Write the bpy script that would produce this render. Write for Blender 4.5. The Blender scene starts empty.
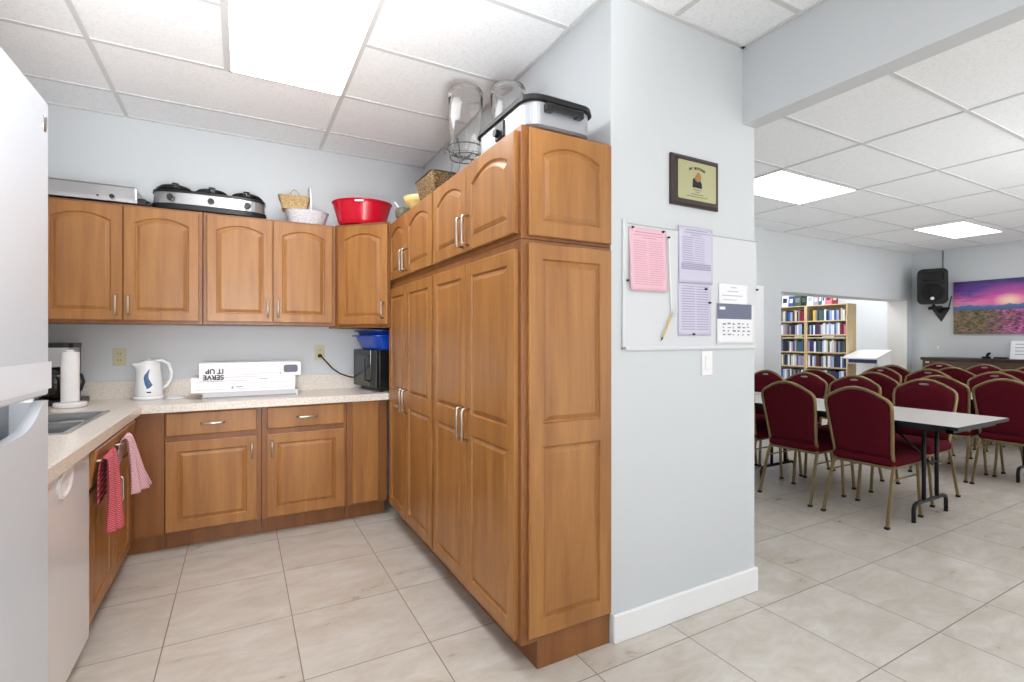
import bpy, bmesh, math, random
from mathutils import Vector, Matrix
PI = math.pi
S = bpy.context.scene
C = S.collection
random.seed(7)

# ------------------------------------------------------------ camera, world, exposure
EYE = 1.31
cam_data = bpy.data.cameras.new('camera')
cam_data.sensor_width = 36
cam_data.lens = 497.0 / 1024 * 36
cam_data.shift_y = -2.1 / 1024
cam_data.clip_start = 0.02
cam = bpy.data.objects.new('camera', cam_data)
cam.location = (0, 0, EYE)
cam.rotation_euler = (PI / 2, 0, -math.radians(28.6))
C.objects.link(cam)
S.camera = cam

world = bpy.data.worlds.new('world')
S.world = world
world.use_nodes = True
# daylight from outside behind the viewer: sky above, below the horizon an added brighter fill for the ceilings
wn = world.node_tree.nodes; wl = world.node_tree.links
bg = wn['Background']
w_tc = wn.new('ShaderNodeTexCoord'); w_sep = wn.new('ShaderNodeSeparateXYZ'); w_map = wn.new('ShaderNodeMapRange'); w_mix = wn.new('ShaderNodeMix')
w_map.inputs[1].default_value = -.12; w_map.inputs[2].default_value = .12; w_mix.data_type = 'RGBA'
SKY, LOWER_FILL = 0.9, 2.2
w_mix.inputs[6].default_value = (LOWER_FILL, LOWER_FILL * .985, LOWER_FILL * .96, 1)
w_mix.inputs[7].default_value = (SKY * .95, SKY * .98, SKY, 1)
wl.new(w_tc.outputs['Generated'], w_sep.inputs[0]); wl.new(w_sep.outputs['Z'], w_map.inputs[0])
wl.new(w_map.outputs[0], w_mix.inputs[0]); wl.new(w_mix.outputs[2], bg.inputs[0])

S.view_settings.view_transform = 'Standard'
S.view_settings.look = 'None'
S.view_settings.gamma = 1
S.view_settings.use_curve_mapping = False
S.view_settings.exposure = 0.08
S.cycles.use_denoising = True
S.cycles.max_bounces = 10
S.cycles.diffuse_bounces = 6
S.cycles.transparent_max_bounces = 12
S.cycles.sample_clamp_indirect = 6
PANEL_KITCHEN = 12
PANEL_HALL = 6.2
PANEL_LIBRARY = 20.0

# added soft area lights out of view: two aimed up at ceilings, one forward
def fill_light(name, loc, target, power, size, col, spread=100):
    l = bpy.data.lights.new(name, 'AREA'); l.energy = power; l.size = size; l.color = col; l.spread = math.radians(spread)
    o = bpy.data.objects.new(name, l); o.location = loc
    o.rotation_euler = (Vector(target) - Vector(loc)).to_track_quat('-Z', 'Y').to_euler(); C.objects.link(o)
fill_light('ceiling_fill', (.15, -.35, .9), (-.1, 1.25, 2.8), 40, .5, (.95, .98, 1), 72)
fill_light('forward_fill', (-.25, -.7, 1.35), (-.2, 4.2, 1.15), 9, .9, (.95, .98, 1), 56)
fill_light('hall_ceiling_fill', (5.4, -.9, .9), (6.0, 1.0, 2.8), 20, .5, (.95, .98, 1), 110)

# ------------------------------------------------------------ materials
MATS = {}
def rgb(r, g, b):
    f = lambda c: (c / 255 / 12.92) if c / 255 <= 0.04045 else ((c / 255 + 0.055) / 1.055) ** 2.4
    return (f(r), f(g), f(b), 1)

def mat(name, col, rough=0.5, metal=0.0, spec=0.5, emit=0, trans=0, ior=1.45, var=0.0, scale=8, bump=0.0, bscale=60, stretch=(1, 1, 1), coat=0, col2=None):
    if name in MATS: return MATS[name]
    m = bpy.data.materials.new(name); m.use_nodes = True
    nt = m.node_tree; b = nt.nodes['Principled BSDF']
    b.inputs['Base Color'].default_value = col
    b.inputs['Roughness'].default_value = rough
    b.inputs['Metallic'].default_value = metal
    b.inputs['Specular IOR Level'].default_value = spec
    b.inputs['Transmission Weight'].default_value = trans
    b.inputs['IOR'].default_value = ior
    b.inputs['Coat Weight'].default_value = coat
    if emit:
        b.inputs['Emission Color'].default_value = col
        b.inputs['Emission Strength'].default_value = emit
    if var or bump or col2:
        tc = nt.nodes.new('ShaderNodeTexCoord'); mp = nt.nodes.new('ShaderNodeMapping')
        mp.inputs['Scale'].default_value = stretch
        nt.links.new(tc.outputs['Object'], mp.inputs['Vector'])
    if var or col2:
        n = nt.nodes.new('ShaderNodeTexNoise'); n.inputs['Scale'].default_value = scale; n.inputs['Detail'].default_value = 4
        nt.links.new(mp.outputs[0], n.inputs['Vector'])
        mx = nt.nodes.new('ShaderNodeMix'); mx.data_type = 'RGBA'
        mx.inputs[6].default_value = tuple(c * (1 - var) for c in col[:3]) + (1,)
        mx.inputs[7].default_value = col2 if col2 else tuple(min(1, c * (1 + var)) for c in col[:3]) + (1,)
        if col2: mx.inputs[6].default_value = col
        nt.links.new(n.outputs['Fac'], mx.inputs[0]); nt.links.new(mx.outputs[2], b.inputs['Base Color'])
    if bump:
        n2 = nt.nodes.new('ShaderNodeTexNoise'); n2.inputs['Scale'].default_value = bscale
        nt.links.new(mp.outputs[0], n2.inputs['Vector'])
        bp = nt.nodes.new('ShaderNodeBump'); bp.inputs['Strength'].default_value = bump; bp.inputs['Distance'].default_value = 0.01
        nt.links.new(n2.outputs['Fac'], bp.inputs['Height']); nt.links.new(bp.outputs[0], b.inputs['Normal'])
    MATS[name] = m
    return m

def wood(name, c1, c2, rough=0.38, grain=(14, 14, 1.3)):
    m = bpy.data.materials.new(name); m.use_nodes = True
    nt = m.node_tree; N = nt.nodes; L = nt.links; b = N['Principled BSDF']; b.inputs['Specular IOR Level'].default_value = .5
    tc = N.new('ShaderNodeTexCoord'); mp = N.new('ShaderNodeMapping'); mp.inputs['Scale'].default_value = grain
    oi = N.new('ShaderNodeObjectInfo'); vm = N.new('ShaderNodeVectorMath'); vm.operation = 'ADD'
    sc = N.new('ShaderNodeMath'); sc.operation = 'MULTIPLY'; sc.inputs[1].default_value = 37
    L.new(oi.outputs['Random'], sc.inputs[0]); L.new(tc.outputs['Object'], vm.inputs[0]); L.new(sc.outputs[0], vm.inputs[1])
    L.new(vm.outputs[0], mp.inputs['Vector'])
    n = N.new('ShaderNodeTexNoise'); n.inputs['Scale'].default_value = 1.0; n.inputs['Detail'].default_value = 5; n.inputs['Distortion'].default_value = 0.4
    L.new(mp.outputs[0], n.inputs['Vector'])
    mp2 = N.new('ShaderNodeMapping'); mp2.inputs['Scale'].default_value = tuple(g * 8 for g in grain[:2]) + (grain[2] * 5,)
    L.new(vm.outputs[0], mp2.inputs['Vector'])
    n2 = N.new('ShaderNodeTexNoise'); n2.inputs['Scale'].default_value = 1.0; n2.inputs['Detail'].default_value = 3
    L.new(mp2.outputs[0], n2.inputs['Vector'])
    a = N.new('ShaderNodeMath'); a.operation = 'MULTIPLY_ADD'; a.inputs[1].default_value = 0.2
    L.new(n2.outputs['Fac'], a.inputs[0])
    s2 = N.new('ShaderNodeMath'); s2.operation = 'MULTIPLY'; s2.inputs[1].default_value = 0.8
    L.new(n.outputs['Fac'], s2.inputs[0]); L.new(s2.outputs[0], a.inputs[2])
    cr = N.new('ShaderNodeValToRGB'); cr.color_ramp.elements[0].position = 0.3; cr.color_ramp.elements[1].position = 0.7
    cr.color_ramp.elements[0].color = c1; cr.color_ramp.elements[1].color = c2
    L.new(a.outputs[0], cr.inputs[0]); L.new(cr.outputs[0], b.inputs['Base Color'])
    b.inputs['Roughness'].default_value = rough
    b.inputs['Coat Weight'].default_value = 0.04; b.inputs['Coat Roughness'].default_value = 0.3
    return m

WALL = mat('wall_paint', rgb(206, 210, 213), 0.55, bump=0.04, bscale=220)
WALL_LIB = mat('library_wall_paint', rgb(228, 232, 236), 0.6, bump=0.03, bscale=200)
WHITE = mat('white_paint', rgb(238, 239, 240), 0.4, var=0.01)
def ceiling_mat():
    m = bpy.data.materials.new('ceiling_tile'); m.use_nodes = True
    nt = m.node_tree; N = nt.nodes; L = nt.links; b = N['Principled BSDF']
    tc = N.new('ShaderNodeTexCoord'); n = N.new('ShaderNodeTexNoise'); n.inputs['Scale'].default_value = 90; n.inputs['Detail'].default_value = 5
    L.new(tc.outputs['Object'], n.inputs['Vector'])
    cr = N.new('ShaderNodeValToRGB'); cr.color_ramp.elements[0].position = .36; cr.color_ramp.elements[1].position = .5
    cr.color_ramp.elements[0].color = rgb(236, 238, 240); cr.color_ramp.elements[1].color = rgb(245, 247, 249)
    L.new(n.outputs['Fac'], cr.inputs[0]); L.new(cr.outputs[0], b.inputs['Base Color'])
    bp = N.new('ShaderNodeBump'); bp.inputs['Strength'].default_value = .12; bp.inputs['Distance'].default_value = .003
    L.new(n.outputs['Fac'], bp.inputs['Height']); L.new(bp.outputs[0], b.inputs['Normal'])
    b.inputs['Roughness'].default_value = .95; b.inputs['Specular IOR Level'].default_value = .1
    return m
CEIL = ceiling_mat()
GRID = mat('ceiling_grid_metal', rgb(212, 212, 212), 0.5, var=0.02)

def floor_mat():
    m = bpy.data.materials.new('floor_tile'); m.use_nodes = True
    nt = m.node_tree; N = nt.nodes; L = nt.links; b = N['Principled BSDF']
    tc = N.new('ShaderNodeTexCoord'); mp = N.new('ShaderNodeMapping'); mp.inputs['Location'].default_value = (-0.212 + 0.505 * 20, -1.035 + 0.51 * 20, 0)
    L.new(tc.outputs['Object'], mp.inputs['Vector'])
    br = N.new('ShaderNodeTexBrick'); br.offset = 0; br.squash = 1
    br.inputs['Scale'].default_value = 1; br.inputs['Mortar Size'].default_value = .0025; br.inputs['Mortar Smooth'].default_value = .2
    br.inputs['Brick Width'].default_value = .505; br.inputs['Row Height'].default_value = .51
    br.inputs['Color1'].default_value = (0, 0, 0, 1); br.inputs['Color2'].default_value = (1, 1, 1, 1); br.inputs['Mortar'].default_value = (.5, .5, .5, 1)
    L.new(mp.outputs[0], br.inputs['Vector'])
    # each tile gets its own patch of the stone pattern
    sh = N.new('ShaderNodeVectorMath'); sh.operation = 'MULTIPLY_ADD'; sh.inputs[1].default_value = (7, 11, 3)
    L.new(br.outputs['Color'], sh.inputs[0]); L.new(tc.outputs['Object'], sh.inputs[2])
    mp2 = N.new('ShaderNodeMapping'); mp2.inputs['Scale'].default_value = (1.6, 3.4, 1); mp2.inputs['Rotation'].default_value = (0, 0, .35)
    L.new(sh.outputs[0], mp2.inputs['Vector'])
    n = N.new('ShaderNodeTexNoise'); n.inputs['Scale'].default_value = 2.6; n.inputs['Detail'].default_value = 9; n.inputs['Roughness'].default_value = .68; n.inputs['Distortion'].default_value = .5
    L.new(mp2.outputs[0], n.inputs['Vector'])
    cr = N.new('ShaderNodeValToRGB'); e = cr.color_ramp.elements
    e[0].position = .25; e[0].color = rgb(176, 165, 151); e[1].position = .72; e[1].color = rgb(212, 207, 200)
    x = e.new(.4); x.color = rgb(192, 183, 171); x = e.new(.55); x.color = rgb(201, 194, 185)
    L.new(n.outputs['Fac'], cr.inputs[0])
    mx = N.new('ShaderNodeMix'); mx.data_type = 'RGBA'; mx.inputs[7].default_value = rgb(128, 118, 108)
    L.new(br.outputs['Fac'], mx.inputs[0]); L.new(cr.outputs[0], mx.inputs[6]); L.new(mx.outputs[2], b.inputs['Base Color'])
    r = N.new('ShaderNodeMapRange'); r.inputs[3].default_value = .22; r.inputs[4].default_value = .38
    L.new(n.outputs['Fac'], r.inputs[0]); L.new(r.outputs[0], b.inputs['Roughness'])
    iv = N.new('ShaderNodeMath'); iv.operation = 'SUBTRACT'; iv.inputs[0].default_value = 1; L.new(br.outputs['Fac'], iv.inputs[1])
    bp = N.new('ShaderNodeBump'); bp.inputs['Strength'].default_value = .5; bp.inputs['Distance'].default_value = .002
    L.new(iv.outputs[0], bp.inputs['Height']); L.new(bp.outputs[0], b.inputs['Normal'])
    return m
FLOOR = floor_mat()
MAPLE = wood('honey_maple', rgb(136, 86, 40), rgb(171, 119, 63))
MAPLE_D = wood('honey_maple_carcass', rgb(116, 68, 32), rgb(146, 94, 48))
BIRCH = wood('pale_birch', rgb(196, 172, 132), rgb(214, 192, 152), .5)
WALNUT = wood('dark_walnut', rgb(66, 46, 34), rgb(92, 68, 50), .4, (2, 2, 14))
def counter_mat():
    m = bpy.data.materials.new('speckled_laminate'); m.use_nodes = True
    nt = m.node_tree; N = nt.nodes; L = nt.links; b = N['Principled BSDF']
    tc = N.new('ShaderNodeTexCoord'); n = N.new('ShaderNodeTexNoise'); n.inputs['Scale'].default_value = 150; n.inputs['Detail'].default_value = 4
    L.new(tc.outputs['Object'], n.inputs['Vector'])
    cr = N.new('ShaderNodeValToRGB'); e = cr.color_ramp.elements
    e[0].position = .35; e[0].color = rgb(208, 196, 182); e[1].position = .65; e[1].color = rgb(234, 228, 220); x = e.new(.5); x.color = rgb(224, 215, 204)
    L.new(n.outputs['Fac'], cr.inputs[0]); L.new(cr.outputs[0], b.inputs['Base Color']); b.inputs['Roughness'].default_value = .22
    return m
COUNTER = counter_mat()
STEEL = mat('brushed_steel', rgb(200, 200, 202), 0.28, 1.0, var=.05, scale=30, stretch=(1, 1, 12))
SINKST = mat('sink_steel', rgb(150, 152, 154), 0.4, .9, var=.05)
NICKEL = mat('satin_nickel', rgb(196, 190, 182), 0.28, 1.0, var=.03)
BLACK = mat('black_plastic', rgb(22, 22, 24), 0.35, var=.1)
BLACKG = mat('black_gloss', rgb(14, 15, 17), 0.08, var=.1)
RUBBER = mat('black_rubber', rgb(28, 27, 27), 0.7, var=.1)
APPL = mat('appliance_white', rgb(192, 194, 199), 0.32, var=.008)
APPL2 = mat('dishwasher_white', rgb(224, 222, 222), 0.2, var=.008, coat=.3)
GREYP = mat('grey_plastic', rgb(168, 170, 174), 0.4, var=.02)
PLASTIC_W = mat('white_plastic', rgb(236, 236, 238), 0.25, var=.01)
PAPER = mat('white_paper', rgb(238, 238, 242), 0.8, var=.015, scale=15)
INK = mat('ink', rgb(40, 40, 46), 0.8, var=.1)
INKG = mat('grey_ink', rgb(140, 138, 150), 0.8, var=.1)
PINK = mat('pink_paper', rgb(230, 188, 200), 0.8, var=.02)
PINKINK = mat('pink_ink', rgb(206, 146, 164), 0.8, var=.05)
LILAC = mat('lilac_paper', rgb(204, 200, 220), 0.8, var=.02)
LILACINK = mat('lilac_ink', rgb(160, 156, 180), 0.8, var=.05)
BEIGE = mat('beige_outlet', rgb(200, 196, 160), 0.4, var=.02)
RED = mat('red_enamel', rgb(190, 14, 40), 0.18, var=.05)
BLUE = mat('blue_plastic', rgb(16, 74, 190), 0.25, var=.08)
GOLD = mat('champagne_metal', rgb(140, 120, 86), 0.38, .75, var=.04)
FABRIC = mat('burgundy_fabric', rgb(80, 12, 26), 0.95, spec=.15, var=.18, scale=120, bump=.25, bscale=400)
TABLE = mat('table_laminate', rgb(196, 192, 188), 0.35, var=.05, scale=25)
DARKMET = mat('dark_metal', rgb(38, 36, 42), 0.4, .6, var=.08)
GLASSY = mat('clear_glass', (1, 1, 1, 1), 0.04, trans=1.0, ior=1.4, bump=.02, bscale=9)
SMOKE = mat('smoked_glass', rgb(70, 66, 62), 0.05, trans=.75, ior=1.45, bump=.01)
CORDM = mat('dark_cord', rgb(30, 26, 24), 0.6, var=.1)
WIRE = mat('dark_wire', rgb(92, 92, 96), 0.35, .8, var=.05)
YELLOW = mat('yellow_bowl_glaze', rgb(228, 196, 128), 0.3, var=.08, scale=14)
OLIVE = mat('olive_pottery', rgb(104, 104, 84), 0.6, var=.3, scale=60)
NAVY = mat('navy_plastic', rgb(36, 44, 92), 0.4, var=.05)
PENCIL = mat('pencil_yellow', rgb(206, 180, 120), 0.5, var=.05)

def emission(name, col, s):
    m = bpy.data.materials.new(name); m.use_nodes = True; nt = m.node_tree
    nt.nodes.remove(nt.nodes['Principled BSDF']); e = nt.nodes.new('ShaderNodeEmission')
    e.inputs[0].default_value = col; e.inputs[1].default_value = s
    nt.links.new(e.outputs[0], nt.nodes['Material Output'].inputs[0]); return m
LITK = emission('kitchen_light_panel', (.97, .985, 1.0, 1), PANEL_KITCHEN)
LITH = emission('hall_light_panel', (.95, .97, 1.0, 1), PANEL_HALL)
LITL = emission('library_light_panel', (.97, .98, 1.0, 1), PANEL_LIBRARY * .85)
LITL2 = emission('library_added_fill_panel', (.95, .975, 1.0, 1), PANEL_LIBRARY * .5)

def wicker(name, c1, c2, sc=60):
    m = bpy.data.materials.new(name); m.use_nodes = True
    nt = m.node_tree; N = nt.nodes; L = nt.links; b = N['Principled BSDF']
    tc = N.new('ShaderNodeTexCoord'); br = N.new('ShaderNodeTexVoronoi'); br.inputs['Scale'].default_value = sc
    mp = N.new('ShaderNodeMapping'); mp.inputs['Scale'].default_value = (1, 1, 2.2)
    L.new(tc.outputs['Object'], mp.inputs[0]); L.new(mp.outputs[0], br.inputs['Vector'])
    cr = N.new('ShaderNodeValToRGB'); cr.color_ramp.elements[0].color = c2; cr.color_ramp.elements[1].color = c1; cr.color_ramp.elements[1].position = .75
    L.new(br.outputs['Distance'], cr.inputs[0]); L.new(cr.outputs[0], b.inputs['Base Color'])
    bp = N.new('ShaderNodeBump'); bp.inputs['Strength'].default_value = .8; bp.inputs['Distance'].default_value = .004; bp.invert = True
    L.new(br.outputs['Distance'], bp.inputs['Height']); L.new(bp.outputs[0], b.inputs['Normal']); b.inputs['Roughness'].default_value = .7
    return m
WICK_TAN = wicker('tan_wicker', rgb(160, 128, 84), rgb(220, 194, 146), 70)
WICK_BR = wicker('brown_wicker', rgb(82, 60, 34), rgb(178, 146, 100), 60)
WICK_W = wicker('white_wicker', rgb(196, 194, 200), rgb(236, 235, 238), 55)

def cloth_mat(name, a, b_, sc, stripes=False):
    m = bpy.data.materials.new(name); m.use_nodes = True
    nt = m.node_tree; N = nt.nodes; L = nt.links; b = N['Principled BSDF']
    uv = N.new('ShaderNodeUVMap')
    if stripes:
        t = N.new('ShaderNodeTexBrick'); t.offset = .5; t.inputs['Scale'].default_value = sc
        t.inputs['Brick Width'].default_value = .9; t.inputs['Row Height'].default_value = .55; t.inputs['Mortar Size'].default_value = .07
        t.inputs['Color1'].default_value = a; t.inputs['Color2'].default_value = a; t.inputs['Mortar'].default_value = b_
    else:
        t = N.new('ShaderNodeTexChecker'); t.inputs['Scale'].default_value = sc
        t.inputs['Color1'].default_value = a; t.inputs['Color2'].default_value = b_
    L.new(uv.outputs[0], t.inputs['Vector']); L.new(t.outputs['Color'], b.inputs['Base Color']); b.inputs['Roughness'].default_value = .95
    return m
TOWEL_R = cloth_mat('red_check_cloth', rgb(164, 10, 30), rgb(214, 140, 150), 22, True)
TOWEL_P = cloth_mat('pink_check_cloth', rgb(172, 66, 88), rgb(232, 214, 218), 44)

# ------------------------------------------------------------ mesh helpers
def new(): return bmesh.new()
def box(bm, x0, x1, y0, y1, z0, z1):
    v = [bm.verts.new(p) for p in ((x0,y0,z0),(x1,y0,z0),(x1,y1,z0),(x0,y1,z0),(x0,y0,z1),(x1,y0,z1),(x1,y1,z1),(x0,y1,z1))]
    for f in ((3,2,1,0),(4,5,6,7),(0,1,5,4),(1,2,6,5),(2,3,7,6),(3,0,4,7)): bm.faces.new([v[i] for i in f])
def loft(bm, rings, cap0=True, cap1=True, closed=True):
    vr = [[bm.verts.new(p) for p in r] for r in rings]
    n = len(vr[0])
    for a, b in zip(vr, vr[1:]):
        for i in range(n if closed else n - 1):
            j = (i + 1) % n
            try: bm.faces.new((a[i], a[j], b[j], b[i]))
            except ValueError: pass
    if cap0 and closed: bm.faces.new(list(reversed(vr[0])))
    if cap1 and closed: bm.faces.new(vr[-1])
    return vr
def tube(bm, pts, r, seg=8, closed=False, sq=False, flat=1.0):
    pts = [Vector(p) for p in pts]; n = len(pts); rings = []; up = None
    for i, p in enumerate(pts):
        if closed: d = pts[(i + 1) % n] - pts[i - 1]
        else: d = pts[min(i + 1, n - 1)] - pts[max(i - 1, 0)]
        d.normalize()
        if up is None:
            up = Vector((0, 0, 1)) if abs(d.z) < .9 else Vector((1, 0, 0))
        u = (up - d * up.dot(d)).normalized(); w = d.cross(u); up = u
        rr = r[i] if isinstance(r, (list, tuple)) else r
        ring = []
        for k in range(seg):
            a = 2 * PI * (k + (.5 if sq else 0)) / seg
            ring.append(p + u * math.cos(a) * rr + w * math.sin(a) * rr * flat)
        rings.append(ring)
    if closed: rings.append(rings[0]); loft(bm, rings, False, False)
    else: loft(bm, rings)
def cyl(bm, p0, p1, r0, r1=None, seg=24): tube(bm, [p0, p1], [r0, r0 if r1 is None else r1], seg)
def lathe(bm, prof, c=(0, 0, 0), seg=32, sx=1, sy=1, cap=True):
    rings = [[(c[0] + sx * r * math.cos(2 * PI * k / seg), c[1] + sy * r * math.sin(2 * PI * k / seg), c[2] + z) for k in range(seg)] for r, z in prof]
    loft(bm, rings, cap, cap)
def rrect(x0, x1, y0, y1, r, n=5):
    out = []
    for cx, cy, a0 in ((x1 - r, y1 - r, 0), (x0 + r, y1 - r, PI / 2), (x0 + r, y0 + r, PI), (x1 - r, y0 + r, 1.5 * PI)):
        for k in range(n + 1):
            a = a0 + PI / 2 * k / n; out.append((cx + r * math.cos(a), cy + r * math.sin(a)))
    return out
def obj(name, bm, m, parent=None, bevel=0, smooth=False, seg=2, sub=0, solid=0):
    bmesh.ops.remove_doubles(bm, verts=bm.verts, dist=1e-6)
    bmesh.ops.recalc_face_normals(bm, faces=bm.faces)
    me = bpy.data.meshes.new(name); bm.to_mesh(me); bm.free()
    me.materials.append(m)
    if smooth:
        for p in me.polygons: p.use_smooth = True
    o = bpy.data.objects.new(name, me); C.objects.link(o)
    if parent: o.parent = parent
    if solid:
        s = o.modifiers.new('solid', 'SOLIDIFY'); s.thickness = solid; s.offset = 0
    if bevel:
        b = o.modifiers.new('bevel', 'BEVEL'); b.width = bevel; b.segments = seg; b.limit_method = 'ANGLE'; b.angle_limit = math.radians(50)
    if sub:
        s = o.modifiers.new('sub', 'SUBSURF'); s.levels = sub; s.render_levels = sub
    return o
def thing(name, label, cat, loc=(0, 0, 0), rz=0, group=None):
    o = bpy.data.objects.new(name, None); C.objects.link(o); o.location = loc; o.rotation_euler = (0, 0, rz)
    o.empty_display_size = .1
    o['label'] = label; o['category'] = cat
    if group: o['group'] = group
    return o
def tag(o, label, cat, group=None):
    o['label'] = label; o['category'] = cat
    if group: o['group'] = group
    return o
def struct(name, bm, m, **k):
    o = obj(name, bm, m, **k)
    if not k.get('parent'): o['kind'] = 'structure'
    return o
def lab(o, s): o['label'] = s; return o
def part_box(name, m, parent, x0, x1, y0, y1, z0, z1, bevel=.002, **k):
    bm = new(); box(bm, x0, x1, y0, y1, z0, z1); return obj(name, bm, m, parent, bevel=bevel, **k)
def text(name, s, size, m, parent, loc, rot, align='CENTER', extrude=.0006, spacing=1.0, bold=0):
    cu = bpy.data.curves.new(name, 'FONT'); cu.body = s; cu.size = size; cu.extrude = extrude; cu.align_x = align; cu.space_character = spacing; cu.space_line = .9; cu.offset = bold
    t = bpy.data.objects.new(name, cu); C.objects.link(t)
    dg = bpy.context.evaluated_depsgraph_get(); me = bpy.data.meshes.new_from_object(t.evaluated_get(dg))
    bpy.data.objects.remove(t); me.materials.clear(); me.materials.append(m)
    o = bpy.data.objects.new(name, me); C.objects.link(o); o.location = loc; o.rotation_euler = rot
    if parent: o.parent = parent
    return o

# ------------------------------------------------------------ the setting
CH = 2.805
YB = 4.17       # kitchen back wall
YM = 1.672      # face of the wall with the notice board
XS = 1.395      # wall behind the tall cabinets
XE = 2.352      # end of the notice-board wall
YF = 4.30       # hall side wall
XR = 10.35      # hall end wall
bm = new(); box(bm, -1.3, 12.2, -1.8, 7.4, -.1, 0); struct('floor', bm, FLOOR)
bm = new(); box(bm, -1.3, 12.2, -3.2, 7.4, CH, CH + .1); struct('ceiling', bm, CEIL)
bm = new(); box(bm, -1.3, -1.15, -3.2, YB, 0, CH); struct('wall_left', bm, WALL)
bm = new(); box(bm, -1.3, XS, YB, YB + .13, 0, CH); struct('wall_back', bm, WALL)
bm = new(); box(bm, XS, XE, YM, YB, 0, CH); struct('wall_middle', bm, WALL)
bm = new(); box(bm, 2.26, XE + .012, -3.2, YM, 2.41, CH); struct('trim_1', bm, WALL)
# hall side wall with the opening to the library
bm = new()
box(bm, XS, 6.63, YF, YF + .3, 0, CH); box(bm, 6.63, 10.17, YF, YF + .3, 1.975, CH); box(bm, 10.17, XR + .2, YF, YF + .3, 0, CH)
struct('wall_back_hall', bm, WALL)
bm = new(); box(bm, 5.2, 6.15, YF - .06, YF, 2.02, CH); struct('trim_2', bm, WALL)
bm = new(); box(bm, 5.3, 6.15, YF - .07, YF, 0, 2.02); struct('door_1', bm, WHITE, bevel=.004)
bm = new(); box(bm, XR, XR + .2, -3.2, YF, 0, CH); struct('wall_right', bm, WALL)
# library walls
bm = new(); box(bm, 11.2, 11.4, YF, 7.4, 0, CH); struct('wall_right_library', bm, WALL_LIB)
bm = new(); box(bm, 5.0, 11.4, 7.2, 7.4, 0, CH); struct('wall_back_library', bm, WALL_LIB)
bm = new(); box(bm, 10.16, 10.172, YF - .002, YF + .3, 0, 1.975); struct('trim_3', bm, WHITE)
# baseboard of the notice-board wall, wrapping its end
def baseboard(name, x0, x1, y0, y1):
    bm = new(); box(bm, x0, x1, y0, y1, 0, .125); struct(name, bm, WHITE, bevel=.007, seg=3)
baseboard('baseboard_middle', XS + .004, XE + .010, YM - .018, YM)
baseboard('baseboard_middle_end', XE, XE + .010, YM, YB)
baseboard('baseboard_back', XE + .018, 5.3, YF - .015, YF)
baseboard('baseboard_right', XR - .015, XR, -3.2, YF)
# suspended ceiling grids
def grid(name, xs, ys, x0, x1, y0, y1, w=.012):
    bm = new()
    for x in xs: box(bm, x - w, x + w, y0, y1, CH - .006, CH + .002)
    for y in ys: box(bm, x0, x1, y - w, y + w, CH - .0055, CH + .002)
    struct(name, bm, GRID)
grid('trim_4', [-.67, .546], [1.965 + .606 * k for k in range(-8, 4)], -1.15, XS, -3.1, YB)
bm = new()
for y0, y1 in ((1.965, 3.177), (-1.07, .145)): box(bm, -.082, -.058, y0, y1, CH - .006, CH + .002)
struct('trim_8', bm, GRID)
grid('trim_5', [1.154, 1.762], [1.965 + .606 * k - .6 for k in range(-7, 1)], XS - .2, 2.26, -3.1, YM)
grid('trim_6', [4.17 + 1.24 * k for k in range(-1, 5)], [1.43 + .625 * k for k in range(-7, 5)], XE + .015, XR, -3.1, YF)
bm = new()
for (x0, x1, y0, y1) in ((-1.15, XS, YB - .02, YB), (XS - .02, XS, YM, YB), (XS, 2.26, YM - .02, YM), (2.24, 2.26, -3.1, YM), (XE, XR, YF - .02, YF), (XR - .02, XR, -3.1, YF)):
    box(bm, x0, x1, y0, y1, CH - .008, CH + .002)
struct('trim_7', bm, GRID)

def ceiling_light(label, x0, x1, y0, y1, m, group=None):
    t = thing('ceiling_light', label, 'ceiling light', ((x0 + x1) / 2, (y0 + y1) / 2, CH - .012), group=group)
    hx, hy = (x1 - x0) / 2, (y1 - y0) / 2; f = .014
    bm = new()
    for a in ((-hx, hx, -hy, -hy + f), (-hx, hx, hy - f, hy), (-hx, -hx + f, -hy, hy), (hx - f, hx, -hy, hy)): box(bm, *a, 0, .012)
    obj('frame', bm, GRID, t)
    bm = new(); box(bm, -hx + f, hx - f, -hy + f, hy - f, .001, .009); obj('diffuser', bm, m, t)
    return t
ceiling_light('large white light panel in the kitchen ceiling', -.062, .546, 1.965, 3.177, LITK)
ceiling_light('unseen fill light panel added to the kitchen ceiling behind the viewer', -.062, .546, -1.07, .145, LITK)  # unseen panel added to brighten the kitchen
ceiling_light('hall ceiling light panel nearest the notice-board wall', 4.17, 5.41, 2.70, 3.305, LITH)
ceiling_light('hall ceiling light panel nearest the wall speaker', 8.02, 9.26, 2.775, 3.33, LITH)
for x, w_ in ((4.17, 'near'), (7.89, 'far')): ceiling_light('unseen fill light panel added to the hall ceiling, ' + w_ + ' one of the middle row', x, x + 1.24, .18, .80, LITH)  # unseen panels added to brighten the hall
for x, w_ in ((4.17, 'near'), (7.89, 'far')): ceiling_light('unseen fill light panel added to the hall ceiling, ' + w_ + ' one of the back row', x, x + 1.24, -2.32, -1.7, LITH)  # two more unseen panels added as hall fill
ceiling_light('library ceiling light panel in front of the bookcases', 7.4, 8.6, 5.0, 5.6, LITL)
ceiling_light('unseen fill light panel added to the library ceiling behind the bookcases', 9.7, 10.9, 4.9, 5.5, LITL2)  # extra unseen panel added to brighten the library wall and jamb

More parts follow.
